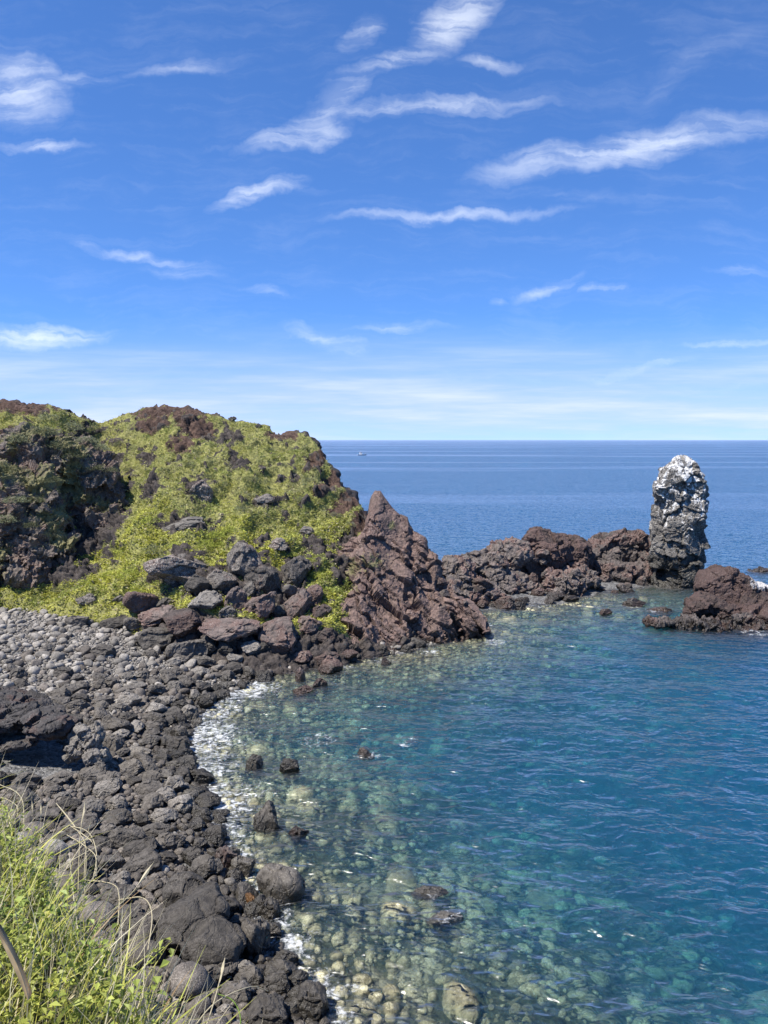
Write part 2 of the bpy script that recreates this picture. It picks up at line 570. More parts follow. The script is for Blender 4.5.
def ground_mat(name, under):
    m, nt = new_mat(name)
    t = NT(nt)
    pos = t.n('ShaderNodeNewGeometry').outputs['Position']
    wob = t.n('ShaderNodeTexNoise', {'Vector': pos, 'Scale': 1.3, 'Detail': 3}).outputs[1]
    pw = t.vmath('ADD', pos, t.vmath('MULTIPLY', t.vmath('SUBTRACT', wob, (.5, .5, .5)), (0.5, 0.5, 0)))
    v1 = t.n('ShaderNodeTexVoronoi', {'Vector': pw, 'Scale': 2.4 if under else 7.0, 'Randomness': 1.0}, feature='F1')
    v2 = t.n('ShaderNodeTexVoronoi', {'Vector': pw, 'Scale': 2.4 if under else 7.0}, feature='DISTANCE_TO_EDGE')
    n1 = t.noise(pos, 0.45, 5, 0.6)
    n2 = t.noise(pos, 5, 5, 0.6)
    cellv = t.n('ShaderNodeSeparateColor', {0: v1.outputs[1]}).outputs[0]
    if under:
        col = t.mix(cellv, (0.30, 0.28, 0.17), (0.68, 0.62, 0.42))
        col = t.mix(t.ramp(v2.outputs[0], 0.0, 0.08), (0.09, 0.09, 0.06), col)
        col = t.mix(t.ramp(t.math('ADD', t.math('MULTIPLY', n1, 0.7), t.math('MULTIPLY', t.noise(pos, 1.7, 4, 0.65), 0.4)), 0.56, 0.70), (0.06, 0.07, 0.04), col)
    else:
        col = t.mix(cellv, (0.05, 0.048, 0.046), (0.22, 0.215, 0.205))
        col = t.mix(t.ramp(n2, 0.5, 0.8), col, (0.22, 0.215, 0.20))
    bp = t.n('ShaderNodeBump', {'Height': t.math('ADD', t.math('MULTIPLY', v2.outputs[0], 1.5), n2), 'Strength': 0.9, 'Distance': 0.25 if under else 0.1})
    b = t.n('ShaderNodeBsdfPrincipled', {'Base Color': col, 'Roughness': 0.8, 'Normal': bp.outputs[0]})
    t.n('ShaderNodeOutputMaterial', {0: b.outputs[0]})
    return m


M_beach = ground_mat('shingle', False)
M_bed = ground_mat('seabed_cobble', True)
fs = GS[SH_F].max(1)
for nm, sel, mat in (('beach', fs < 0.6, M_beach), ('seabed', fs >= 0.6, M_bed)):
    fa = SH_F[sel]
    idx, inv = np.unique(fa, return_inverse=True)
    Vv = SH_V[idx]
    fa = inv.reshape(fa.shape)
    if nm == 'seabed':       # one deep sheet carries the bottom on to the horizon
        k = len(Vv)
        ring = [(-62, -4), (62, -4), (62, 112), (-62, 112)]
        far = [(-40000, -200), (40000, -200), (40000, 42000), (-40000, 42000)]
        Vv = np.concatenate([Vv, [(x, y, -14.0) for x, y in far]])
        me = mesh_np(nm, Vv, [fa, [[k, k + 1, k + 2, k + 3]]], mat)
    else:
        me = mesh_np(nm, Vv, [fa], mat)
    tag(link(nm, me), kind='structure')

# ------------------------------------------------------------------ headland hill
crest = [(-420, 396), (-260, 394), (-150, 396), (-60, 399), (0, 401), (30, 402), (48, 404), (62, 411), (80, 419), (100, 424), (112, 420), (130, 412), (145, 407), (165, 406), (185, 409), (205, 414), (228, 420),
         (250, 422), (264, 426), (275, 433), (290, 432), (304, 434), (314, 440), (322, 453), (330, 468), (340, 482), (350, 496), (362, 510), (372, 522), (392, 545), (415, 580), (440, 610)]
crestD = [(-420, 74), (-260, 68), (0, 64), (60, 62), (100, 66), (150, 64), (230, 63), (310, 60), (340, 57), (370, 54), (440, 50)]
base = [(-420, 690, 3.2), (-260, 650, 2.9), (-150, 625, 2.7), (0, 600, 2.4), (60, 604, 2.3), (120, 612, 2.1), (180, 632, 1.7), (240, 645, 1.3), (300, 650, 0.9), (340, 650, 0.6), (370, 648, 0.4), (440, 636, 0.2)]
NU, NV, NB = 560, 260, 40
us = np.linspace(-420, 440, NU)
cy_ = np.interp(us, [c[0] for c in crest], [c[1] for c in crest])
cd_ = np.interp(us, [c[0] for c in crestD], [c[1] for c in crestD])
by_ = np.interp(us, [c[0] for c in base], [c[1] for c in base])
bz_ = np.interp(us, [c[0] for c in base], [c[2] for c in base])
Cc = np.array([at(u, y, d) for u, y, d in zip(us, cy_, cd_)])
Bc = np.array([ground(u, y, z) for u, y, z in zip(us, by_, bz_)])
vs = np.concatenate([np.linspace(-0.06, 1, NV), 1 + np.linspace(0.02, 1, NB)])
HV = np.zeros((len(vs), NU, 3))
for i, v in enumerate(vs):
    if v <= 1:
        P = Bc + (Cc - Bc) * v
        P[:, 2] = Bc[:, 2] + (Cc[:, 2] - Bc[:, 2]) * (v ** 1.12 if v > 0 else v * 1.5)
        P[:, 2] += 0.9 * math.sin(math.pi * max(v, 0)) * np.clip((us + 60) / 200, 0, 1) * np.clip((330 - us) / 90, 0, 1) * 0.4
    else:
        k = v - 1
        P = Cc.copy()
        P[:, 1] += k * 20
        P[:, 2] = Cc[:, 2] - (Cc[:, 2] + 1.5) * (k ** 1.5)
    HV[i] = P
HV = HV.reshape(-1, 3)
HF = grid_faces(len(vs), NU)
vv = np.repeat(vs, NU)
N0 = normals(HV, HF)
hx, hy = project(HV)


def ell(px, py, rx, ry, ang=0.0):
    c, s = math.cos(R(ang)), math.sin(R(ang))
    dx, dy = hx - px, -(hy - py)
    a, b = (dx * c + dy * s) / rx, (-dx * s + dy * c) / ry
    return np.clip(1.4 - np.sqrt(a * a + b * b), 0, 1)


rockp = [(145, 452, 10, 14), (151, 487, 10, 17), (177, 460, 7, 5), (237, 463, 14, 10), (199, 491, 17, 17), (267, 499, 18, 9), (280, 476, 6, 4), (294, 475, 6, 5), (185, 526, 32, 12),
         (221, 437, 22, 10), (312, 537, 8, 28, 38), (262, 540, 12, 7), (243, 563, 24, 24), (270, 575, 30, 20), (298, 565, 18, 24), (180, 572, 38, 20), (225, 590, 60, 18), (262, 468, 5, 4), (285, 510, 6, 4),
         (270, 600, 60, 20), (345, 560, 18, 30), (70, 470, 60, 45), (20, 500, 60, 60), (92, 535, 32, 40), (60, 565, 45, 25), (115, 510, 16, 14), (115, 455, 7, 7), (213, 522, 10, 8)]
soilp = [(172, 413, 44, 8), (196, 428, 24, 13, -20), (150, 425, 20, 6), (283, 436, 18, 6), (15, 406, 48, 9), (-60, 405, 80, 14), (-5, 450, 30, 14), (322, 456, 8, 24, -55), (334, 480, 9, 26, -57), (350, 500, 10, 24, -57), (366, 520, 12, 20, -50),
         (180, 445, 14, 8), (10, 435, 18, 8)]
rk = np.zeros(len(HV))
for e in rockp:
    rk = np.maximum(rk, ell(*e))
sl_ = np.zeros(len(HV))
for e in soilp:
    sl_ = np.maximum(sl_, ell(*e))
nz1 = fbm(HV * 0.55, 4, 50)
nz2 = fbm(HV * 1.6, 4, 51)
rk = np.clip(rk * 1.0 + 0.8 * nz2 + 0.35 * nz1 - 0.14, 0, 1) * smooth(rk, 0.02, 0.4)
rk = np.maximum(rk, smooth(nz2 + nz1 * 0.6, 0.46, 0.6) * 0.9 * smooth(vv, 0.45, 0.6))
sl_ = np.clip(sl_ + 0.6 * nz2, 0, 1) * smooth(sl_, 0.02, 0.4)
back = smooth(vv, 1.0, 1.1)
rk = np.maximum(rk, back * 0.9)
rk = np.maximum(rk, smooth(vv, 0.10, 0.03) * smooth(us[np.tile(np.arange(NU), len(vs))], 120, 170))
edge = smooth(vv, -0.06, 0.05) * (1 - 0.75 * smooth(vv, 0.9, 1.0) * (1 - back))
f1, f2, idv = voronoi(HV / 1.3 + 0.3 * nz2[:, None], 52)
g1, g2, idw = voronoi(HV / 0.55, 53)
gul = ridged(HV * np.array([0.16, 0.06, 0.06]), 3, 54)
disp = (0.55 * gul + 0.5 * nz1 + 0.12 * nz2) * edge
disp += np.maximum(rk, sl_ * 0.8) * (0.6 * (idv - 0.35) + 0.35 * (idw - 0.5) - 0.35 * (1 - smooth(f2 - f1, 0.02, 0.2)) + 0.25 * ridged(HV * 1.7, 4, 55)) * (0.35 + 0.65 * edge)
disp += 0.10 * fbm(HV * 3.2, 3, 56)
HVd = HV + N0 * disp[:, None]
tone = np.clip(0.5 + 0.9 * fbm(HV * 0.28, 3, 57), 0, 1)
lower = np.clip(smooth(hy, 470, 560) * 0.85 + 0.35 * ell(170, 560, 90, 50) + 0.6 * ell(325, 560, 14, 40), 0, 1)
hill_cols = np.stack([rk, sl_, tone], 1)


def hill_mat():
    m, nt = new_mat('hill_turf_and_rock')
    t = NT(nt)
    geo = t.n('ShaderNodeNewGeometry')
    pos = geo.outputs['Position']
    sp = t.n('ShaderNodeSeparateColor', {0: t.n('ShaderNodeVertexColor', layer_name='cover').outputs[0]})
    n1 = t.noise(pos, 1.1, 5, 0.6)
    n2 = t.noise(pos, 4.5, 5, 0.65)
    n3 = t.noise(pos, 16, 4, 0.7)
    g = t.mix(sp.outputs[2], (0.31, 0.30, 0.11), (0.42, 0.40, 0.13))
    g = t.mix(t.ramp(n2, 0.35, 0.7), t.mix(0.5, g, (0.10, 0.10, 0.045)), g)
    rock = t.mix(t.ramp(n2, 0.3, 0.7), (0.036, 0.031, 0.028), (0.12, 0.10, 0.088))
    rock = t.mix(t.ramp(n3, 0.58, 0.75), rock, (0.22, 0.20, 0.18))
    soil = t.mix(t.ramp(n2, 0.3, 0.7), (0.058, 0.036, 0.028), (0.15, 0.098, 0.074))
    j = t.math('MULTIPLY', t.math('SUBTRACT', n3, 0.5), 0.6)
    col = t.mix(t.ramp(t.math('ADD', sp.outputs[1], j), 0.25, 0.5), g, soil)
    col = t.mix(t.ramp(t.math('ADD', sp.outputs[0], j), 0.22, 0.45), col, rock)
    h = t.math('ADD', n2, t.math('MULTIPLY', n3, 0.5))
    bp = t.n('ShaderNodeBump', {'Height': h, 'Strength': 0.8, 'Distance': 0.25})
    b = t.n('ShaderNodeBsdfPrincipled', {'Base Color': col, 'Roughness': 0.88, 'Normal': bp.outputs[0]})
    b.inputs['Specular IOR Level'].default_value = 0.2
    t.n('ShaderNodeOutputMaterial', {0: b.outputs[0]})
    return m


hill = link('headland_hill', mesh_np('headland_hill', HVd, [HF], hill_mat(), cols={'cover': hill_cols}))
tag(hill, kind='structure')

# ------------------------------------------------------------------ rock materials
M_black = rock_mat('black_basalt', (0.0534, 0.0469, 0.0403), (0.1306, 0.1158, 0.0996), (0.2374, 0.2124, 0.184), lichen=0.12, scale=1.6)
M_grey = rock_mat('grey_basalt', (0.0991, 0.0878, 0.0762), (0.2215, 0.1994, 0.1723), (0.3731, 0.3359, 0.2921), lichen=0.3, scale=1.6)
M_brown = rock_mat('brown_scoria', (0.0689, 0.0558, 0.0499), (0.1841, 0.1426, 0.1236), (0.297, 0.2614, 0.2317), red=(0.14, 0.088, 0.073), redamt=0.35, lichen=0.15, scale=1.2)
M_crag = rock_mat('rough_crag', (0.0448, 0.0389, 0.0344), (0.157, 0.1346, 0.1166), (0.3737, 0.3438, 0.299), red=(0.09, 0.05, 0.038), redamt=0.2, lichen=0.3, scale=1.3, wet=False)
M_out = rock_mat('outcrop_rock', (0.0562, 0.0462, 0.0387), (0.1875, 0.1525, 0.125), (0.325, 0.2875, 0.2438), red=(.14, .09, .07), redamt=.3, lichen=.2, scale=1.2, wet=False, patch=True)
M_pin = rock_mat('pinnacle_rock', (0.0757, 0.0537, 0.0455), (0.2132, 0.1442, 0.12), (0.33, 0.2563, 0.2154), red=(0.135, 0.085, 0.071), redamt=0.25, lichen=0.12, scale=0.9, moss=0.0, patch=True)
M_ridge = rock_mat('ridge_rock', (0.0521, 0.0439, 0.0387), (0.153, 0.1254, 0.111), (0.272, 0.2412, 0.2147), red=(0.15, 0.086, 0.07), redamt=0.25, lichen=0.2, scale=0.9, wet_shade_z=0.6)
M_redrock = rock_mat('red_rock', (0.0338, 0.0248, 0.0218), (0.1013, 0.069, 0.0577), (0.15, 0.1237, 0.1087), red=(0.105, 0.066, 0.056), redamt=0.35, lichen=0.1, scale=0.9, wet_shade_z=0.6, guano=(0.48, 0.46, 0.43))
M_stack = rock_mat('stack_rock', (0.036, 0.032, 0.029), (0.135, 0.122, 0.107), (0.3, 0.28, 0.25), lichen=0.35, scale=1.0, guano=(0.72, 0.70, 0.66), wet_shade_z=2.6, bump=0.7)  # wet band raised to paint the foot's cavity shade into the rock colour
M_peb_pale = None

TERR = BVHTree.FromPolygons([tuple(v) for v in np.concatenate([SH_V, HVd])],
                            [tuple(int(i) for i in f) for f in np.concatenate([SH_F, HF + len(SH_V)])])


def hit(px, py):
    r = Vector(ray(px, py)).normalized()
    p, n, i, d = TERR.ray_cast(Vector((0, 0, CAM_H)), r)
    return p, n


def moss_out(V):
    c = 0.24 + 0.9 * fbm(V * 0.45, 4, 33) + 0.25 * np.clip((V[:, 2] - 6) / 6, -1, 1)
    return {'patch': np.repeat(np.clip(c, 0, 1)[:, None], 3, 1)}


# ------------------------------------------------------------------ big rock masses
def big(name, chunks, mat, seed, label, cat, vox=0.085, cols=None, **kw):
    ch = [(at(px, py, D), r, ro) for (px, py, D, r, ro) in chunks]
    V, q = mass(ch, seed, vox, **kw)
    c = {}
    if cols:
        c = cols(V)
    o = link(name, mesh_np(name, V, [q], mat, cols=c, shade=False))
    return tag(o, label, cat)


Z0 = (0, 0, 0)
# the dark outcrop at the left of the slope
big('rock_outcrop', [(10, 548, 50, (4.6, 3.2, 3.6), (0, .2, 0)), (48, 478, 55, (4.6, 3, 3.2), (0, .3, .2)), (88, 500, 55, (2.6, 2.2, 2.6), Z0), (108, 518, 54, (1.5, 1.5, 1.3), (0, 0, .4)), (-70, 530, 50, (6, 4, 5.5), Z0),
                     (85, 530, 57, (2.2, 1.5, 2.2), Z0), (20, 505, 52, (3.6, 3, 3), Z0)],
    M_out, 3, 'large dark craggy outcrop bulging from the left of the green slope above the shingle', 'rock', vox=0.13, big=0.7, cell=1.2, block=0.55, crack=0.3, fine=0.35, cols=moss_out)


def moss_cols(V):
    x, y = project(V)
    c = np.clip(1.3 - np.hypot((x - 345) / 30, (y - 568) / 22), 0, 1) * 0.6
    c = np.maximum(c, np.clip(1.2 - np.hypot((x - 372) / 34, (y - 562) / 22), 0, 1) * 0.55)
    c = np.maximum(c, np.clip(1.2 - np.hypot((x - 350) / 40, (y - 590) / 14), 0, 1) * 0.45)
    c = np.maximum(c, np.clip(1.2 - np.hypot((x - 392) / 8, (y - 526) / 8), 0, 1) * 0.7)
    return {'patch': np.repeat(c[:, None], 3, 1)}


def build_pinnacle():
    cr = [(322, 572, 51), (335, 556, 51.2), (348, 543, 51.2), (358, 536, 51), (365, 529, 50.8), (367, 512, 50.6), (370, 500, 50.5), (375, 491, 50.5), (380, 491, 50.5), (386, 500, 50.5), (392, 508, 50.5), (399, 515, 50.5), (408, 517, 50.4), (411, 531, 50.3),
          (421, 537, 50.2), (425, 550, 50), (435, 554, 49.8), (438, 574, 49.5), (447, 583, 49), (456, 597, 48.2), (470, 602, 47.6), (481, 615, 47), (486, 632, 46.6)]
    bs = [(308, 662), (322, 660), (336, 662), (352, 660), (368, 657), (385, 656), (402, 655), (420, 651), (438, 648), (454, 644), (470, 641), (488, 634)]
    nu, nf, nb = 260, 190, 70
    tc = np.linspace(0, 1, nu)
    wc = np.linspace(0, 1, len(cr))
    C = np.array([at(np.interp(q, wc, [c[0] for c in cr]), np.interp(q, wc, [c[1] for c in cr]), np.interp(q, wc, [c[2] for c in cr])) for q in tc])
    wb = np.linspace(0, 1, len(bs))
    B = np.array([ground(np.interp(q, wb, [c[0] for c in bs]), np.interp(q, wb, [c[1] for c in bs]), -0.25) for q in tc])
    rows = []
    for v in np.linspace(0, 1, nf):
        P = B + (C - B) * v
        P[:, 2] = B[:, 2] + (C[:, 2] - B[:, 2]) * (0.35 * v + 0.65 * v ** 1.5)   # steeper towards the crest
        P[:, 2] += 0.9 * math.sin(math.pi * v ** 0.7) * np.clip(tc * 6, 0, 1) * np.clip((1 - tc) * 5, 0, 1)
        rows.append(P)
    for v in np.linspace(0.015, 1, nb):
        P = C.copy()
        P[:, 1] += 0.4 * v + 3.6 * v ** 1.3
        P[:, 2] = C[:, 2] - (C[:, 2] + 1.0) * v ** 0.9
        rows.append(P)
    V = np.concatenate(rows)
    q = grid_faces(nf + nb, nu)
    crest_gap = np.repeat(np.concatenate([np.linspace(1, 0, nf), np.linspace(0, 1, nb)]), nu)
    px, py = project(V)
    spire = np.clip(np.hypot((px - 378) / 44, (py - 494) / 70), 0.30, 1)
    V = craggy(V, q, 5, big=0.55, cell=1.8, block=0.52, crack=0.5, fine=0.12, stretch=(1.5, 1, 0.5), tilt=(0.25, 0.72, 0.1), amp=lambda W: spire * (0.7 + 0.3 * smooth(crest_gap, 0, 0.15)))
    o = link('rock_pinnacle', mesh_np('rock_pinnacle', V, [q], M_pin, cols=moss_cols(V), shade=False))
    tag(o, 'red-brown pinnacle rising to a sharp point at the seaward end of the green headland', 'rock')


build_pinnacle()


# sea stack from its outline
def build_stack():
    outl = [(457, 679, 691), (459, 671, 696), (463, 663, 701), (469, 656, 705), (478, 653, 707), (490, 652, 708), (505, 652, 708), (520, 650, 708), (535, 650, 708), (550, 650, 708), (562, 650, 706), (575, 649, 704), (590, 646, 703), (605, 642, 705)]
    outl = [(y + 2, l + 4.5, r - 4.5) for y, l, r in outl]
    D = 64.5
    rings = []
    NS = 48
    for (y, l, r) in outl:
        a, b = at(l, y, D), at(r, y, D)
        c = (a + b) / 2
        hw = np.linalg.norm(b - a) / 2
        th = np.linspace(0, 2 * math.pi, NS, endpoint=False)
        ce = np.sign(np.cos(th)) * np.abs(np.cos(th)) ** 0.75
        se = np.sign(np.sin(th)) * np.abs(np.sin(th)) ** 0.75
        rings.append(np.stack([c[0] + hw * ce, c[1] + hw * 0.85 * se, np.full(NS, c[2])], 1))
    V = np.concatenate(rings)
    n = len(rings)
    fa = []
    for i in range(n - 1):
        for j in range(NS):
            k = (j + 1) % NS
            fa += [[i * NS + k, i * NS + j, (i + 1) * NS + j], [i * NS + k, (i + 1) * NS + j, (i + 1) * NS + k]]
    top, bot = len(V), len(V) + 1
    V = np.concatenate([V, [rings[0].mean(0)], [rings[-1].mean(0)]])
    for j in range(NS):
        k = (j + 1) % NS
        fa += [[top, j, k], [bot, (n - 1) * NS + k, (n - 1) * NS + j]]
    W, q = remesh(V, np.array(fa), 0.07)
    # hollow worn into the foot
    c = at(668, 578, D - 2.2)
    d = np.linalg.norm((W - c) / np.array([1.5, 2.0, 1.5]), axis=1)
    W[:, 1] += 2.6 * smooth(d, 1.0, 0.2) * (W[:, 1] < D + 0.3)
    W = craggy(W, q, 8, big=0.5, cell=1.7, block=0.30, crack=0.4, fine=0.10, stretch=(1, 1, 1.1), tilt=(.2, -.5, .3))
    x, y = project(W)
    g = 0.78 * np.clip(1.25 - np.hypot((x - 690) / 22, (y - 482) / 26), 0, 1)
    g = np.maximum(g, 0.7 * np.clip(1.3 - np.hypot((x - 680) / 20, (y - 466) / 9), 0, 1))
    g = np.maximum(g, 0.62 * np.clip(1.2 - np.hypot((x - 693) / 18, (y - 525) / 26), 0, 1))
    g = np.maximum(g, 0.6 * np.clip(1.2 - np.hypot((x - 654) / 7, (y - 490) / 9), 0, 1))
    g = np.maximum(g, 0.58 * smooth(y, 565, 495))
    N = normals(W, q)
    g = g * (0.55 + 0.45 * smooth(N[:, 2], -0.3, 0.5))
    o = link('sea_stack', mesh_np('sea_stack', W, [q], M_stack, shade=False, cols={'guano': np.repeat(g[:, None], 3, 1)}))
    tag(o, 'tall upright pillar of dark rock streaked with white droppings, standing alone in the sea', 'sea stack')


build_stack()


def islet_guano(V):
    x, y = project(V)
    g = 0.95 * np.clip(1.25 - np.hypot((x - 762) / 18, (y - 583) / 9), 0, 1)
    g = np.maximum(g, 0.3 * np.clip(1.2 - np.hypot((x - 745) / 40, (y - 628) / 7), 0, 1))
    return {'guano': np.repeat(g[:, None], 3, 1)}


big('rock_islet', [(727, 592, 54, (2.3, 2.0, 1.75), (0, .1, .3)), (752, 602, 54, (2.8, 2.2, 1.35), (0, .25, 0)), (785, 610, 54, (3.8, 2.4, 1.25), (0, .2, 0)), (702, 608, 52, (1.75, 1.4, 0.95), (0, -.1, .2)), (735, 614, 51.5, (1.7, 1.2, .8), Z0),
                   (765, 618, 51.2, (2.2, 1.2, .75), Z0), (830, 612, 53, (3.4, 2.4, 1.4), Z0)],
    M_redrock, 9, 'rounded red-brown rock islet with a dark hollow and white droppings, right of the pillar', 'rock islet', vox=0.09, cols=islet_guano, big=0.3, cell=1.9, block=0.24, crack=0.3, fine=0.12)
big('rock_ledge', [(660, 622, 49.9, (1.2, .7, .22), Z0), (690, 624, 50.0, (1.7, .9, .36), Z0), (722, 627, 49.8, (1.9, .9, .42), (0, .05, 0)), (755, 630, 49.6, (1.7, .8, .32), Z0), (800, 632, 49.6, (2.6, 1.0, .4), Z0), (742, 622, 50.4, (1.4, .9, .55), Z0)],
    M_ridge, 10, 'low jagged grey rock ledge awash along the foot of the red islet', 'rock', vox=0.06, big=0.16, cell=0.6, block=0.3, crack=0.16, fine=0.12)
big('shore_rock', [(760, 574, 72, (1.2, 1.0, .55), Z0), (775, 578, 72, (1.4, 1.0, .6), Z0)], M_ridge, 12, 'small pale rock showing behind the red islet at the far right', 'rock', vox=0.08, big=0.2, cell=0.7, block=0.25)

# the ridge of rock running out from the headland to the stack
big('ridge_rock', [(545, 552, 64.5, (2.3, 2.2, 2.3), (0, .15, .2)), (530, 565, 64, (2.6, 2.2, 2.0), (0, -.3, 0)), (570, 556, 65.5, (2.2, 2.0, 1.9), (0, .4, 0)), (555, 580, 64, (3.0, 2.2, 1.8), Z0)],
    M_redrock, 13, 'highest red-brown hump in the middle of the rocky spit', 'rock', cols=lambda V: {'guano': np.zeros((len(V), 3))}, big=0.35, cell=1.8, block=0.36, crack=0.3, fine=0.14)
big('ridge_rock', [(622, 552, 69, (3.0, 2.2, 2.1), (0, .1, 0)), (648, 560, 68.5, (2.2, 2, 1.7), Z0), (598, 563, 68, (2.6, 2.0, 1.6), (0, -.4, .1)), (620, 576, 66.5, (3.6, 2.0, 1.3), (0, .1, 0)), (648, 580, 66, (1.8, 1.8, 1.1), Z0)],
    M_ridge, 14, 'broad grey-brown hump of the spit beside the pillar', 'rock', big=0.35, cell=1.7, block=0.36, crack=0.3, fine=0.14)
big('ridge_rock', [(478, 568, 61, (2.6, 2.0, 1.5), (0, -.2, 0)), (502, 562, 63, (2.4, 2.0, 1.7), (0, -.35, 0)), (452, 580, 58, (2.0, 2.0, 1.8), (0, -.3, 0)), (495, 582, 60.5, (3.0, 2.2, 1.5), (0, .4, 0)), (470, 592, 57.5, (2.8, 2.2, 1.4), (0, .2, 0)), (520, 590, 61, (2.6, 2, 1.2), (0, .4, 0)),
                   (440, 600, 54, (2.2, 2.0, 1.7), Z0)],
    M_ridge, 15, 'low rubbly shoulder of the spit joining the pointed pinnacle to the red hump', 'rock', big=0.3, cell=1.3, block=0.34, crack=0.3, fine=0.14)
big('ridge_rock', [(566, 585, 60.5, (1.7, 1.3, .9), (0, .3, 0)), (582, 578, 62.5, (1.6, 1.3, .8), Z0), (555, 592, 60, (1.3, 1.2, .5), (0, .2, 0))],
    M_ridge, 16, 'dark wedge of rock at the water in front of the red hump of the spit', 'rock', vox=0.08, big=0.25, cell=0.9, block=0.35, crack=0.22)

# layered slab over a hollow on the beach, and the two long black boulders below the bank
big('rock_slab', [(6, 716, 27.4, (1.75, 1.3, .55), (-.12, .06, .1)), (46, 722, 27.0, (1.1, 1.0, .46), (-.1, .1, 0)), (-40, 714, 27.6, (1.9, 1.4, .7), (-.1, 0, 0)), (2, 702, 28.6, (1.9, 1.1, .5), (-.1, .05, 0)), (18, 745, 26.3, (.7, .4, .16), (0, -.1, 0)), (-40, 765, 25.8, (1.3, .8, .5), Z0)],
    rock_mat('layered_slab', (0.036, 0.032, 0.030), (0.085, 0.076, 0.071), (0.15, 0.145, 0.135), red=(0.10, 0.06, 0.05), redamt=0.15, lichen=0.2, scale=1.4, wet=False), 18,
    'broad layered brown slab overhanging a black hollow on the shingle', 'rock', vox=0.045, big=0.14, cell=0.55, block=0.14, crack=0.12, fine=0.06, stretch=(0.45, 0.5, 2.2), tilt=(-.12, .1, 0))
big('boulder', [(88, 738, 26.6, (.62, .6, .55), (0, .2, .4)), (97, 758, 26.0, (.42, .4, .3), Z0), (76, 752, 26.2, (.36, .3, .35), Z0)], M_grey, 19, 'big pale grey lumpy boulder beside the layered brown slab', 'boulder', vox=0.04, big=0.14, cell=0.5, block=0.14, crack=0.1, fine=0.05)
big('boulder', [(197, 916, 17.6, (.78, 1.15, .62), (.3, .12, -.3)), (211, 947, 16.8, (.72, .65, .64), (.1, .15, -.2)), (184, 893, 18.6, (.6, .6, .5), Z0)], M_black, 20,
    'largest black boulder, long with a dark cut face, just beyond the foreground weeds', 'boulder', vox=0.035, big=0.10, cell=1.1, block=0.05, crack=0.07, fine=0.025)
big('boulder', [(283, 886, 20.0, (.58, .55, .56), (0, .35, .3)), (270, 880, 20.1, (.36, .45, .42), Z0)], M_black, 21,
    'black boulder standing alone in clear shallow water with its right side sloping', 'boulder', vox=0.03, big=0.1, cell=0.8, block=0.06, crack=0.05, fine=0.03)

# ------------------------------------------------------------------ boulders set one by one
BASES = []
for i in range(14):
    V, Fa = chunk(5, 14 + i % 8, 0.03, 200 + i, 0.45, 0.80)
    V = craggy(V, Fa, 260 + i, big=0.10, cell=0.75, block=0.10, crack=0.05, fine=0.05)
    BASES.append((V, Fa))
BASE_ME = {}


def boulder(px, py, w, h, mat, label, group=None, seed=None, rot=0.0, deep=0.9, sink=0.5, name='boulder', pos=None, size=None):
    sd = random.randrange(10 ** 6) if seed is None else seed
    rg = random.Random(sd)
    k = rg.randrange(len(BASES))
    key = (k, mat.name)
    if key not in BASE_ME:
        V, Fa = BASES[k]
        BASE_ME[key] = mesh_np('boulder', V, [Fa], mat, shade=False)
    o = link(name, BASE_ME[key])
    if pos is None:
        p, n = hit(px, py + 0.30 * h)
        dist = (p - Vector((0, 0, CAM_H))).length
        rx, rz = w / 2 * dist / F, h / 2 * dist / F
        ry = deep * (rx * 0.5 + rz * 0.5)
        o.location = p + Vector((0, ry * 0.3, rz * sink))
    else:
        rx, ry, rz = size
        o.location = pos
    o.scale = (rx, ry, rz)
    o.rotation_euler = (rg.uniform(-.12, .12), R(rot), rg.choice((0, math.pi)) + rg.uniform(-.35, .35))
    return tag(o, label, 'boulder', group)


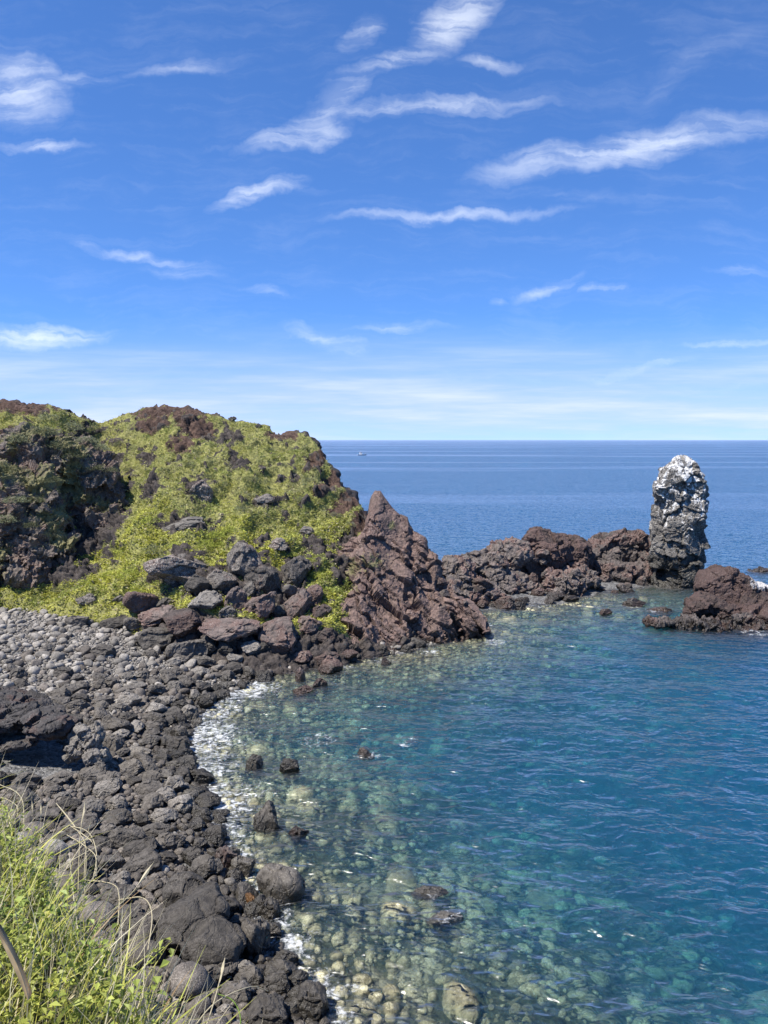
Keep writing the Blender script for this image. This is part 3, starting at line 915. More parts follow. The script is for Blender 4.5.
PG = 'boulders piled at the foot of the green slope'
pile = [
    (177, 570, 66, 40, M_crag, 'biggest dark jagged boulder under the grass slope, with a shadowed face', 5),
    (207, 601, 36, 26, M_grey, 'pale grey flat-topped boulder in the middle of the pile below the slope', 0),
    (140, 602, 34, 30, M_brown, 'brown rounded boulder with a pale vertical streak at the left of the pile', 0),
    (181, 623, 46, 28, M_brown, None, 8), (227, 629, 60, 28, M_brown, 'long brown boulder lying level below the pale grey boulder', 0),
    (257, 607, 44, 30, M_brown, 'reddish boulder tilted down to the right in the pile', 35), (236, 598, 26, 26, M_brown, None, 0),
    (285, 637, 50, 40, M_brown, 'big rounded brown boulder at the lower right of the pile, near the water', 0),
    (161, 640, 48, 26, M_black, 'dark block with a sharp edge at the lower left of the pile', 0), (186, 651, 42, 30, M_black, None, 20), (207, 646, 32, 22, M_black, None, 10),
    (251, 648, 28, 14, M_grey, 'flat pale grey slab lying at the lower edge of the pile', 5), (202, 662, 24, 14, M_grey, None, 0), (136, 624, 26, 18, M_black, None, 0),
    (243, 562, 40, 46, M_crag, 'tall dark crag sticking out of the grass above the boulder pile', -10), (265, 580, 40, 34, M_crag, None, 0), (296, 570, 32, 38, M_crag, 'narrow dark crag at the upper right of the pile beside bright grass', 0),
    (276, 545, 28, 16, M_crag, None, 0), (295, 607, 34, 34, M_brown, None, 15), (310, 596, 28, 30, M_brown, None, 30), (307, 624, 30, 24, M_brown, None, 0), (281, 611, 18, 12, M_black, None, 0),
    (165, 604, 24, 14, M_black, None, 0), (153, 616, 44, 18, M_brown, None, 5), (218, 583, 34, 26, M_crag, None, 0), (202, 491, 24, 26, M_crag, 'grey crag standing out of the grass halfway up the slope', 0),
    (187, 524, 54, 13, M_grey, 'flat dark slab jutting from the grass over its own shadow', 10), (267, 499, 24, 11, M_crag, None, 0), (320, 612, 22, 20, M_brown, None, 0), (322, 636, 26, 18, M_brown, None, 0),
    (270, 627, 20, 16, M_black, None, 0), (251, 628, 18, 14, M_brown, None, 0), (225, 648, 20, 14, M_black, None, 0), (262, 646, 18, 12, M_black, None, 0), (236, 658, 18, 10, M_grey, None, 0),
    (290, 590, 18, 16, M_black, None, 0), (228, 612, 20, 14, M_black, None, 0), (196, 585, 24, 20, M_black, None, 0), (249, 590, 18, 18, M_black, None, 0), (120, 600, 16, 10, M_black, None, 0),
    (77, 622, 22, 18, M_black, 'small pointed dark rock alone where the grass meets the shingle', 0), (88, 600, 22, 12, M_crag, 'small dark rock half sunk in the bright grass by the outcrop', 0), (112, 624, 34, 15, M_black, 'low wide dark boulder at the lower edge of the bright grass', 0),
    (105, 652, 26, 14, M_black, 'dark boulder alone amid the pale upper shingle', 0), (325, 660, 28, 20, M_brown, 'brown rock at the water below the big pinnacle face', 0), (348, 655, 20, 12, M_brown, None, 0), (300, 657, 22, 14, M_brown, None, 0),
    (308, 533, 20, 14, M_crag, None, 40), 
    (232, 419, 8, 7, M_black, 'small dark knob on the skyline of the headland', 0), (259, 426, 7, 6, M_black, None, 0), (262, 468, 8, 6, M_crag, None, 0), (280, 476, 8, 6, M_crag, None, 0), (294, 475, 9, 7, M_crag, None, 0),
    (287, 640, 14, 10, M_black, None, 0), (175, 662, 20, 12, M_grey, None, 0), (222, 668, 16, 10, M_grey, None, 0), (151, 655, 18, 10, M_black, None, 0),
]
for i, (px, py, w, h, mt, lab, ro) in enumerate(pile):
    if lab is None:
        if mt is M_crag:
            lab, g = 'rough dark crag poking through the turf of the headland', 'crags in the turf'
        elif mt is M_brown:
            lab, g = 'brown angular boulder wedged in the pile under the slope', PG
        else:
            lab, g = 'dark grey block wedged between brown boulders under the slope', PG
    else:
        g = PG if py > 540 else None
    boulder(px, py, w, h, mt, lab, g, seed=400 + i, rot=ro)

wet = [
    (268, 823, 27, 26, M_black, 'black boulder in the foam margin, halfway along the shallow edge'), (287, 767, 26, 15, M_black, 'low rounded black rock alone in pale shallow water, upper cove'), (252, 764, 18, 14, M_black, 'dark rock left of the low rounded black one in the shallows'),
    (296, 833, 22, 14, M_brown, 'brown half-drowned rock right of the black boulder in the shallows'), (255, 945, 30, 38, M_black, 'wet black boulder on the tide line beside the largest boulder'), (272, 913, 20, 16, M_black, 'small round dark stone just below the boulder in clear water'),
    (252, 906, 20, 13, rock_mat('rust_stone', (0.07, 0.035, 0.012), (0.17, 0.085, 0.03), (0.2, 0.12, 0.06), lichen=0.1), 'small rust-orange stone on the tide line'), (224, 862, 26, 22, M_brown, 'wet reddish-black stone at the foam edge'), (243, 868, 22, 18, M_grey, 'pale mottled stone awash at the foam edge'),
    (430, 893, 34, 7, M_grey, 'flat pale mottled rock breaking the surface, upper of two offshore'), (446, 917, 38, 7, M_grey, 'flat grey rock breaking the surface, lower of two offshore'), (366, 752, 18, 9, M_brown, 'small dark rock awash in the middle of the cove shallows'),
    (302, 690, 20, 10, M_brown, 'reddish flat rock awash below the boulder pile, lowest of three'), (320, 683, 18, 11, M_brown, 'reddish rock awash, rightmost of three below the pile'), (301, 676, 10, 14, M_brown, 'small reddish upright rock awash below the pile'), (330, 668, 24, 16, M_brown, 'brown boulder at the water left of the pinnacle foot'),
    (385, 662, 12, 9, M_brown, 'small dark rock at the foot of the pinnacle face'), (248, 990, 30, 18, M_black, 'dark wet boulder among the stones at the bottom of the photo'), (215, 985, 34, 24, M_black, 'rounded black boulder below the cut face of the largest boulder'), (300, 1012, 30, 18, M_black, 'dark boulder at the very bottom edge by the foam'),
    (605, 612, 16, 7, M_ridge, 'small flat rock awash left of the low ledge'), (634, 603, 26, 9, M_ridge, 'pale flat rock awash in front of the pillar foot'), (641, 583, 14, 9, M_ridge, 'pale lump of rock at the water between spit and pillar'), (662, 610, 26, 6, M_ridge, 'low strip of rock awash between pillar and ledge'), (570, 600, 20, 6, M_ridge, 'thin ledge awash at the tip of the dark wedge'),
]
for i, (px, py, w, h, mt, lab) in enumerate(wet):
    p = ground(px, py + 0.3 * h, 0.0)
    dist = np.linalg.norm(p - np.array([0, 0, CAM_H]))
    rx, rz = w / 2 * dist / F, h / 2 * dist / F * 1.15
    zt = float(bil(ZG, p[0], p[1]))
    rz2 = rz * 1.3
    boulder(0, 0, 0, 0, mt, lab, None, seed=700 + i, pos=(p[0], p[1] + rx * 0.4, max(zt, -0.5) * 0.3 + rz2 * 0.35), size=(rx, (rx + rz) / 2, rz2))

# ------------------------------------------------------------------ boulders and shingle of the beach
PEBV = [chunk(3, 12 + i % 4, 0.07, 900 + i, 0.52, 0.85) for i in range(10)]
PEBS = [chunk(2, 11, 0.06, 950 + i, 0.52, 0.85) for i in range(6)]
peb_mat = rock_mat('shingle_stone', (0.0763, 0.065, 0.0549), (0.159, 0.1369, 0.1161), (0.3286, 0.2856, 0.243), lichen=0.25, scale=2.2, island=True, wet_shade_z=0.35)
pale_mat = rock_mat('pale_cobble', (0.1514, 0.1371, 0.1205), (0.2933, 0.2664, 0.2329), (0.4541, 0.4132, 0.3615), lichen=0.3, scale=2.2, island=True, wet=False)


def scatter(n, size, rect, accept, seed, gap=0.8, cellsz=None):
    """dart throwing; size(u)->radius"""
    rg = np.random.default_rng(seed)
    out = []
    cell = {}
    cs = cellsz or 0.8
    X = rg.uniform(rect[0], rect[1], n)
    Y = rg.uniform(rect[2], rect[3], n)
    keep = accept(X, Y)
    X, Y = X[keep], Y[keep]
    S = size(rg, X, Y)
    order = np.argsort(-S)
    for i in order:
        x, y, r = X[i], Y[i], S[i]
        cx, cy = int(x // cs), int(y // cs)
        ok = True
        for a in (-1, 0, 1):
            for b in (-1, 0, 1):
                for (qx, qy, qr) in cell.get((cx + a, cy + b), ()):
                    if (qx - x) ** 2 + (qy - y) ** 2 < (gap * (qr + r)) ** 2:
                        ok = False
                        break
                if not ok:
                    break
            if not ok:
                break
        if ok:
            cell.setdefault((cx, cy), []).append((x, y, r))
            out.append((x, y, r))
    return np.array(out)


HILLBVH = BVHTree.FromPolygons([tuple(v) for v in HVd], [tuple(int(i) for i in f) for f in HF])


def clear_of_big(X, Y):
    k = np.ones(len(X), bool)
    for x, y, r in ((-13.2, 27.0, 1.9), (-12, 26.5, 1.6), (-10.3, 26.3, .75), (-4.3, 17.9, .75), (-4.0, 17.0, .75), (-4.8, 18.9, .6), (-2.5, 19.8, .7)):
        k &= (X - x) ** 2 + (Y - y) ** 2 > r * r
    return k


def beach_accept(X, Y):
    s = bil(SG, X, Y)
    P = np.stack([X, Y, bil(ZG, X, Y)], 1)
    px, py = project(P)
    by = np.interp(px, [b[0] for b in base], [b[1] for b in base])
    return (s < 0.25) & clear_of_big(X, Y) & (py > by - 3) & (px < 470) & (px > -140)


def upper(X, Y):
    """0 on the black lower boulders, 1 on the pale upper shingle"""
    P = np.stack([X, Y, bil(ZG, X, Y)], 1)
    px, py = project(P)
    nn = fbm(np.stack([X, Y, X * 0], 1) * 0.5, 3, 77)
    s = bil(SG, X, Y)
    return smooth(715 - py + 90 * nn - 40 * smooth(s, -5, -1.0), -20, 70)


def bsize(rg, X, Y):
    up = upper(X, Y)
    u = rg.random(len(X))
    r = 0.048 + 0.13 * u ** 3.0 + 0.12 * (u > 0.972) + 0.14 * (u > 0.991)
    r = r * (1 - 0.42 * up)
    return np.maximum(r, 0.042)


pts = scatter(260000, bsize, (-26, 3, 6, 52), beach_accept, 5, 0.72, cellsz=0.65)
print('shingle stones', len(pts))
Pp = np.stack([pts[:, 0], pts[:, 1], bil(ZG, pts[:, 0], pts[:, 1])], 1)
ppx, ppy = project(Pp)
inview = (ppx > -10) & (ppx < 778) & (ppy < 1030) & ~((ppy > 800) & (ppx < (ppy - 790) * 0.95))
app = pts[:, 2] / np.linalg.norm(Pp - np.array([0, 0, CAM_H]), axis=1) * inview
big_idx = set(np.argsort(-app)[:215].tolist())
upv = upper(pts[:, 0], pts[:, 1])
groups = {
    'black': ('dark rounded boulder in the black boulder belt between shingle and surf', 'boulders of the lower beach'),
    'pale': ('grey boulder larger than the pale shingle around it on the upper beach', 'boulders of the upper beach'),
    'wetb': ('wet dark boulder lying along the foaming tide line', 'boulders along the tide line')}
acc = {'peb': ([], [], 0), 'pale': ([], [], 0)}
rg = np.random.default_rng(12)
for i in range(len(pts)):
    x, y, r = pts[i]
    z = Pp[i, 2]
    el_ = (r * rg.uniform(0.9, 1.35), r * rg.uniform(0.8, 1.1), r * rg.uniform(0.6, 0.9))
    if i in big_idx:
        s = float(bil(SG, x, y))
        kk = 'wetb' if s > -0.9 else ('pale' if upv[i] > 0.55 else 'black')
        mt = M_grey if (kk == 'pale' or rg.random() < 0.22) else M_black
        boulder(0, 0, 0, 0, mt, groups[kk][0], groups[kk][1], seed=5000 + i, pos=(x, y, z + el_[2] * 0.5), size=el_)
        continue
    pale = rg.random() < upv[i] * 0.9 + 0.04
    src = PEBV if app[i] > 0.0075 else PEBS
    V, Fa = src[rg.integers(len(src))]
    W = (V * np.array(el_)) @ rotm(*rg.uniform(-.5, .5, 2), rg.uniform(0, 6.3)).T + np.array([x, y, z + el_[2] * 0.45])
    k = 'pale' if pale else 'peb'
    vs_, fs_, off = acc[k]
    vs_.append(W)
    fs_.append(Fa + off)
    acc[k] = (vs_, fs_, off + len(V))
for k, nm, mt in (('peb', 'beach_shingle', peb_mat), ('pale', 'pale_shingle', pale_mat)):
    o = link(nm, mesh_np(nm, np.concatenate(acc[k][0]), [np.concatenate(acc[k][1])], mt))
    tag(o, 'dark stones packed between the boulders of the beach' if k == 'peb' else 'pale grey cobbles covering the upper beach', 'shingle', kind='stuff')

# stones on the sea bottom
bed_mat = rock_mat('seabed_stone', (0.17, 0.16, 0.095), (0.594, 0.55, 0.341), (0.77, 0.726, 0.528), lichen=0.3, scale=1.5, island=True, wet=False)


def bed_accept(X, Y):
    s = bil(SG, X, Y)
    nn = fbm(np.stack([X, Y, X * 0], 1) * 0.25, 3, 78)
    return (s > 0.1) & (s < 24) & (RNG.random(len(X)) < np.exp(-s / 3.0) * (0.75 + 0.5 * (nn > 0)) + 0.09 * (nn > 0.15)) & (Y < 62)


def bedsize(rg, X, Y):
    s = bil(SG, X, Y)
    u = rg.random(len(X))
    return (0.05 + (0.16 + 0.08 * smooth(s, 3, 7)) * u ** 3.0) * (1 + 0.02 * s) + 0.3 * (u > 0.99) * (s > 2)


bp_ = scatter(90000, bedsize, (-14, 26, 10, 60), bed_accept, 6, 0.75, cellsz=1.4)
print('bed stones', len(bp_))
vs_, fs_, off = [], [], 0
for i in range(len(bp_)):
    x, y, r = bp_[i]
    V, Fa = PEBS[rg.integers(6)]
    e = (r * rg.uniform(.9, 1.3), r * rg.uniform(.8, 1.2), r * rg.uniform(.45, .75))
    z = min(float(bil(ZG, x, y)) + e[2] * 0.4, -0.04 - e[2])
    W = (V * np.array(e)) @ rotm(0, 0, rg.uniform(0, 6.3)).T + np.array([x, y, z])
    vs_.append(W)
    fs_.append(Fa + off)
    off += len(V)
tag(link('seabed_stones', mesh_np('seabed_stones', np.concatenate(vs_), [np.concatenate(fs_)], bed_mat)), 'pale olive stones seen through the shallow water', 'stones', kind='stuff')

# boulders strewn over the spit
rgs = random.Random(31)
SPITG = 'boulders strewn over the spit'
spit_objs = [o for o in COL.objects if o.name.startswith(('ridge_rock', 'rock_pinnacle'))]
sv, sf, off = [], [], 0
for o in spit_objs:
    me = o.data
    c = np.zeros(len(me.vertices) * 3, np.float32)
    me.vertices.foreach_get('co', c)
    lv = np.zeros(len(me.loops), np.int32)
    me.loops.foreach_get('vertex_index', lv)
    sv.append(c.reshape(-1, 3))
    sf.append(lv.reshape(-1, 4) + off)
    off += len(me.vertices)
SPIT = BVHTree.FromPolygons([tuple(v) for v in np.concatenate(sv).tolist()], np.concatenate(sf).tolist())
made = 0
while made < 48:
    px, py = rgs.uniform(436, 655), rgs.uniform(550, 612)
    r = Vector(ray(px, py)).normalized()
    o0 = Vector((0, 0, CAM_H))
    a = SPIT.ray_cast(o0, r)
    b = TERR.ray_cast(o0, r)
    da = a[3] if a[0] else 1e9
    db = b[3] if b[0] else 1e9
    p, n = (a[0], a[1]) if da < db else (b[0], b[1])
    if p is None or p.z < -0.15 or p.z > 3.2 or n.z < 0.25 or p.y > 72:
        if made < 75 and rgs.random() < 0.0005:
            break
        continue
    s = rgs.choice((.3, .35, .45, .6, .75)) * (1.0 if p.z < 1.8 else 0.7)
    mt = rgs.choice((M_ridge, M_ridge, M_brown))
    boulder(0, 0, 0, 0, mt, 'loose rock strewn on the low spit between pinnacle and pillar', SPITG, seed=rgs.randrange(10 ** 6), pos=(p.x, p.y, p.z + s * 0.2), size=(s * rgs.uniform(.8, 1.3), s * .8, s * rgs.uniform(.5, .8)), rot=rgs.uniform(-25, 25))
    made += 1

# ------------------------------------------------------------------ vegetation of the slope
M_leaf = attr_mat('slope_leaf', trans=0.3, var=0.5, nscale=3)


_om = bpy.data.objects['rock_outcrop'].data
_oc = np.zeros(len(_om.vertices) * 3, np.float32)
_om.vertices.foreach_get('co', _oc)
_ol = np.zeros(len(_om.loops), np.int32)
_om.loops.foreach_get('vertex_index', _ol)
OUTM = (_oc.reshape(-1, 3).astype(float), _ol.reshape(-1, 4))


def grass_on_hill():
    rg = np.random.default_rng(21)
    nrow, ncol = len(vs), NU
    G = HVd.reshape(nrow, ncol, 3)
    NN = normals(HVd, HF).reshape(nrow, ncol, 3)
    RK = np.maximum(rk, sl_).reshape(nrow, ncol)
    LW = lower.reshape(nrow, ncol)
    n = 140000
    iu = rg.uniform(0.18, 0.93, n) * (ncol - 2)
    iv = rg.uniform(0.0, 1.0, n) ** 0.85 * (NV - 2)
    a, b = iv.astype(int), iu.astype(int)
    fu, fv = (iu - b)[:, None], (iv - a)[:, None]
    P = (G[a, b] * (1 - fu) + G[a, b + 1] * fu) * (1 - fv) + (G[a + 1, b] * (1 - fu) + G[a + 1, b + 1] * fu) * fv
    N = NN[a, b]
    dens = fbm(P * 0.8, 3, 60)
    keep = (RK[a, b] < 0.28 + 0.25 * rg.random(n)) & (rg.random(n) < 0.75 + 0.6 * dens) & (P[:, 2] > 1.2)
    P, N, lw = P[keep], N[keep], LW[a, b][keep]
    # and on the ledges of the outcrop
    on_, of_ = OUTM
    oN = normals(on_, of_)
    ok = np.nonzero((oN[:, 2] > 0.05) & (fbm(on_ * 0.45, 4, 33) + 0.3 * np.clip((on_[:, 2] - 6) / 6, -1, 1) + 0.25 * rg.normal(size=len(on_)) > 0.16))[0]
    ok = ok[rg.random(len(ok)) < 0.40]
    nh = len(P)
    P = np.concatenate([P, on_[ok]])
    N = np.concatenate([N, oN[ok]])
    lw = np.concatenate([lw, np.zeros(len(ok))])
    m = len(P)
    outc_ = np.arange(m) >= nh
    tone_a = fbm(P * 0.35, 3, 61)
    tone_b = fbm(P * 1.4, 3, 62)
    yel = np.array([0.53, 0.53, 0.105])
    grn = np.array([0.28, 0.33, 0.085])
    olv = np.array([0.46, 0.46, 0.16])
    gry = np.array([0.27, 0.275, 0.155])
    straw = np.array([0.55, 0.49, 0.30])
    k = np.clip(lw * 0.95 - 0.05 + 0.8 * tone_a + 0.35 * tone_b, 0, 1)[:, None]
    c = olv * (1 - k) + yel * k
    k2 = smooth(tone_b + tone_a, 0.06, -0.25)[:, None]
    c = c * (1 - 0.75 * k2) + grn * 0.75 * k2
    k3 = smooth(fbm(P * 0.5, 3, 63), 0.12, 0.35)[:, None] * (1 - lw[:, None] * 0.8)
    c = c * (1 - 0.7 * k3) + gry * 0.7 * k3
    c = np.where(outc_[:, None], c * 0.45 + np.array([0.22, 0.21, 0.12]) * 0.55, c)
    k4 = (rg.random(m) < 0.10)[:, None]
    c = np.where(k4, straw, c)
    c = c * rg.uniform(0.6, 1.25, (m, 1))
    B = 4
    L = (0.08 + 0.12 * rg.random((m, B))) * (1 + 0.7 * np.clip(tone_b, 0, 1))[:, None]
    L *= np.where(outc_, 0.6, 1.0)[:, None]
    Wd = 0.014 + 0.036 * rg.random((m, B)) * (0.4 + 0.9 * lw[:, None])
    th = rg.uniform(0, 2 * math.pi, (m, B))
    lean = rg.uniform(0.4, 1.7, (m, B))
    dirh = np.stack([np.cos(th), np.sin(th), np.zeros_like(th)], 2)
    axis = dirh * lean[..., None] + np.array([0, 0, 1.0]) * 0.8 + N[:, None, :] * 0.3
    axis /= np.linalg.norm(axis, axis=2, keepdims=True)
    side = np.cross(axis, np.array([0.0, 0, 1.0]) + 0.4 * rg.normal(size=(m, B, 3)))
    side /= np.linalg.norm(side, axis=2, keepdims=True)
    p0 = P[:, None, :] + rg.normal(size=(m, B, 3)) * 0.07 - N[:, None, :] * 0.03
    mid = p0 + axis * (L * 0.6)[..., None]
    tip = p0 + axis * L[..., None] + dirh * (L * 0.25)[..., None] - np.array([0, 0, 1]) * (L * 0.12)[..., None]
    Vt = np.stack([p0, mid - side * Wd[..., None], mid + side * Wd[..., None], tip], 2).reshape(-1, 3)
    q = np.arange(m * B) * 4
    f = np.stack([q, q + 1, q + 3, q + 2], 1)
    cc = np.repeat(c, B * 4, 0)
    o = link('hill_grass', mesh_np('hill_grass', Vt, [f], M_leaf, shade=False, cols={'col': cc}))
    tag(o, 'rough yellow-green grass covering the headland slope', 'grass', kind='stuff')


grass_on_hill()


def shrub_mesh(seed, n, col, jit):
    n *= 2
    rg = np.random.default_rng(seed)
    d = rg.normal(size=(n, 3))
    d /= np.linalg.norm(d, axis=1, keepdims=True)
    d[:, 2] = np.abs(d[:, 2]) * 0.9
    rr = 0.55 + 0.45 * rg.random((n, 1)) ** 0.5
    lump = 1 + 0.55 * fbm(d * 2.2 + seed, 3, seed)[:, None]
    P = d * rr * lump
    ax = d + 0.9 * rg.normal(size=(n, 3))
    ax /= np.linalg.norm(ax, axis=1, keepdims=True)
    sd = np.cross(ax, rg.normal(size=(n, 3)))
    sd /= np.linalg.norm(sd, axis=1, keepdims=True)
    L = rg.uniform(0.06, 0.13, (n, 1))
    V = np.stack([P, P + ax * L * .5 - sd * L * .3, P + ax * L, P + ax * L * .5 + sd * L * .3], 1).reshape(-1, 3)
    q = np.arange(n) * 4
    c = np.array(col) * rg.uniform(1 - jit, 1 + jit, (n, 1))
    return mesh_np('shrub', V, [np.stack([q, q + 1, q + 2, q + 3], 1)], M_leaf, shade=False, cols={'col': np.repeat(c, 4, 0)})


SHR = {'dark': [shrub_mesh(70 + i, 750, (0.17, 0.18, 0.09), .5) for i in range(3)], 'grey': [shrub_mesh(80 + i, 750, (0.24, 0.255, 0.145), .4) for i in range(2)], 'bright': [shrub_mesh(90 + i, 750, (0.42, 0.46, 0.09), .4) for i in range(3)]}
shl = {'dark': ('dark green low shrub growing in the turf of the headland', 'dark shrubs on the headland'), 'grey': ('grey-green rounded shrub on the headland slope', 'grey shrubs on the headland'), 'bright': ('bright yellow-green leafy clump on the lower slope', 'leafy clumps on the lower slope')}
shr = [(72, 428, 20, 'grey'), (85, 440, 22, 'grey'), (60, 445, 20, 'dark'), (100, 448, 18, 'grey'), (45, 432, 22, 'dark'), (75, 455, 20, 'dark'), (95, 468, 18, 'dark'), (50, 418, 20, 'grey'), (110, 470, 16, 'dark'), (210, 478, 14, 'dark'), (212, 490, 12, 'dark'), (120, 445, 14, 'dark'),
       (155, 550, 22, 'grey'), (165, 560, 18, 'grey'), (60, 590, 12, 'dark'), (70, 585, 14, 'dark'), (222, 545, 14, 'bright'), (205, 545, 20, 'bright'), (215, 535, 18, 'bright'), (320, 575, 18, 'bright'), (325, 590, 14, 'bright'), (100, 590, 22, 'bright'), (130, 575, 24, 'bright'), (140, 590, 22, 'bright'),
       (150, 520, 20, 'bright'), (120, 555, 20, 'bright'), (250, 480, 14, 'dark'), (300, 500, 14, 'grey'), (285, 465, 12, 'grey'), (310, 480, 12, 'grey'), (335, 515, 14, 'grey'), (350, 525, 12, 'grey'), (240, 510, 14, 'grey'), (190, 465, 14, 'grey'), (165, 470, 12, 'dark'), (20, 440, 20, 'grey'), (5, 470, 22, 'dark'), (15, 500, 20, 'grey'), (35, 500, 18, 'dark'),
       (5, 520, 20, 'grey'), (30, 525, 16, 'dark'), (50, 480, 18, 'dark'), (130, 470, 12, 'dark'), (270, 450, 10, 'grey'), (110, 575, 16, 'bright'), (290, 555, 12, 'bright'), (178, 545, 18, 'bright'), (230, 530, 14, 'bright'), (312, 560, 16, 'bright'), (85, 582, 14, 'bright')]
outc = bpy.data.objects['rock_outcrop'].data
oc = np.zeros(len(outc.vertices) * 3, np.float32)
outc.vertices.foreach_get('co', oc)
ol = np.zeros(len(outc.loops), np.int32)
outc.loops.foreach_get('vertex_index', ol)
OUTB = BVHTree.FromPolygons(oc.reshape(-1, 3).tolist(), ol.reshape(-1, 4).tolist())
for i, (px, py, w, kd) in enumerate(shr):
    r = Vector(ray(px, py)).normalized()
    o0 = Vector((0, 0, CAM_H))
    a, b = OUTB.ray_cast(o0, r), TERR.ray_cast(o0, r)
    p, d_ = (a[0], a[3]) if (a[0] and (b[0] is None or a[3] < b[3])) else (b[0], b[3])
    if p is None:
        continue
    s = w / 2 * d_ / F
    o = link('shrub', SHR[kd][i % len(SHR[kd])])
    o.location = p - Vector((0, 0, s * 0.2))
    o.scale = (s * rgs.uniform(.9, 1.3), s, s * rgs.uniform(.55, .8))
    o.rotation_euler = (0, 0, rgs.uniform(0, 6.3))
    tag(o, shl[kd][0], 'shrub', shl[kd][1])

# ------------------------------------------------------------------ sea
M_sea, nt = new_mat('sea_water')
t = NT(nt)
geo = t.n('ShaderNodeNewGeometry')
pos = geo.outputs['Position']
rotp = t.n('ShaderNodeMapping', {'Vector': pos, 'Rotation': (0, 0, R(14)), 'Scale': (0.62, 1.0, 1.0)}).outputs[0]
w1 = t.noise(rotp, 0.6, 1, 0.5, 0.3)
w2 = t.noise(rotp, 2.1, 1.5, 0.5, 0.5)
w3 = t.noise(rotp, 5.5, 1, 0.5)
slick = t.ramp(t.noise(t.n('ShaderNodeMapping', {'Vector': pos, 'Rotation': (0, 0, R(4)), 'Scale': (0.0016, 0.011, 1)}).outputs[0], 1.0, 4, 0.6), 0.50, 0.62)
slick = t.math('MULTIPLY', slick, t.ramp(t.n('ShaderNodeSeparateXYZ', {0: pos}).outputs[1], 75.0, 150.0))
hgt = t.math('ADD', t.math('MULTIPLY', w1, 1.3), t.math('ADD', t.math('MULTIPLY', w2, 1.0), t.math('MULTIPLY', w3, 0.20)))
bmp = t.n('ShaderNodeBump', {'Height': hgt, 'Strength': t.math('SUBTRACT', 1.0, t.math('MULTIPLY', slick, 0.65)), 'Distance': 0.28})
fr = t.n('ShaderNodeFresnel', {'IOR': 1.42, 'Normal': bmp.outputs[0]})
gl = t.n('ShaderNodeBsdfGlossy', {'Color': (1, 1, 1, 1), 'Roughness': 0.3, 'Normal': bmp.outputs[0]})
tp = t.n('ShaderNodeBsdfTransparent', {'Color': (1, 1, 1, 1)})
rf = t.n('ShaderNodeBsdfRefraction', {'Color': (1, 1, 1, 1), 'Roughness': 0.0, 'IOR': 1.333, 'Normal': bmp.outputs[0]})
under = t.n('ShaderNodeMixShader', {0: 0.40, 1: tp.outputs[0], 2: rf.outputs[0]})
wat = t.n('ShaderNodeMixShader', {0: fr.outputs[0], 1: under.outputs[0], 2: gl.outputs[0]})
fa_ = t.n('ShaderNodeVertexColor', layer_name='foam').outputs[0]
fnz = t.noise(pos, 2.6, 7, 0.72, 1.0)
fnz2 = t.noise(pos, 9.0, 4, 0.65, 0.3)
ff = t.math('ADD', fa_, t.math('ADD', t.math('MULTIPLY', t.math('SUBTRACT', fnz, 0.5), 2.3), t.math('MULTIPLY', t.math('SUBTRACT', fnz2, 0.5), 1.2)))
ff = t.math('MULTIPLY', t.math('MULTIPLY', t.ramp(ff, 0.52, 1.25), t.ramp(fa_, 0.02, 0.25)), 0.85)
foam = t.n('ShaderNodeBsdfDiffuse', {'Color': (0.80, 0.82, 0.82, 1)})
srf = t.n('ShaderNodeMixShader', {0: ff, 1: wat.outputs[0], 2: foam.outputs[0]})
SIG_A = np.array([0.30, 0.088, 0.042])
SIG_S = np.array([0.010, 0.042, 0.080])
va = t.n('ShaderNodeVolumeAbsorption', {'Color': (*(1 - SIG_A / SIG_A.max()), 1), 'Density': float(SIG_A.max())})
vsn = t.n('ShaderNodeVolumeScatter', {'Color': (*(SIG_S / SIG_S.max()), 1), 'Density': float(SIG_S.max()), 'Anisotropy': 0.0})
vad = t.n('ShaderNodeAddShader', {0: va.outputs[0], 1: vsn.outputs[0]})
t.n('ShaderNodeOutputMaterial', {0: srf.outputs[0], 1: vad.outputs[0]})


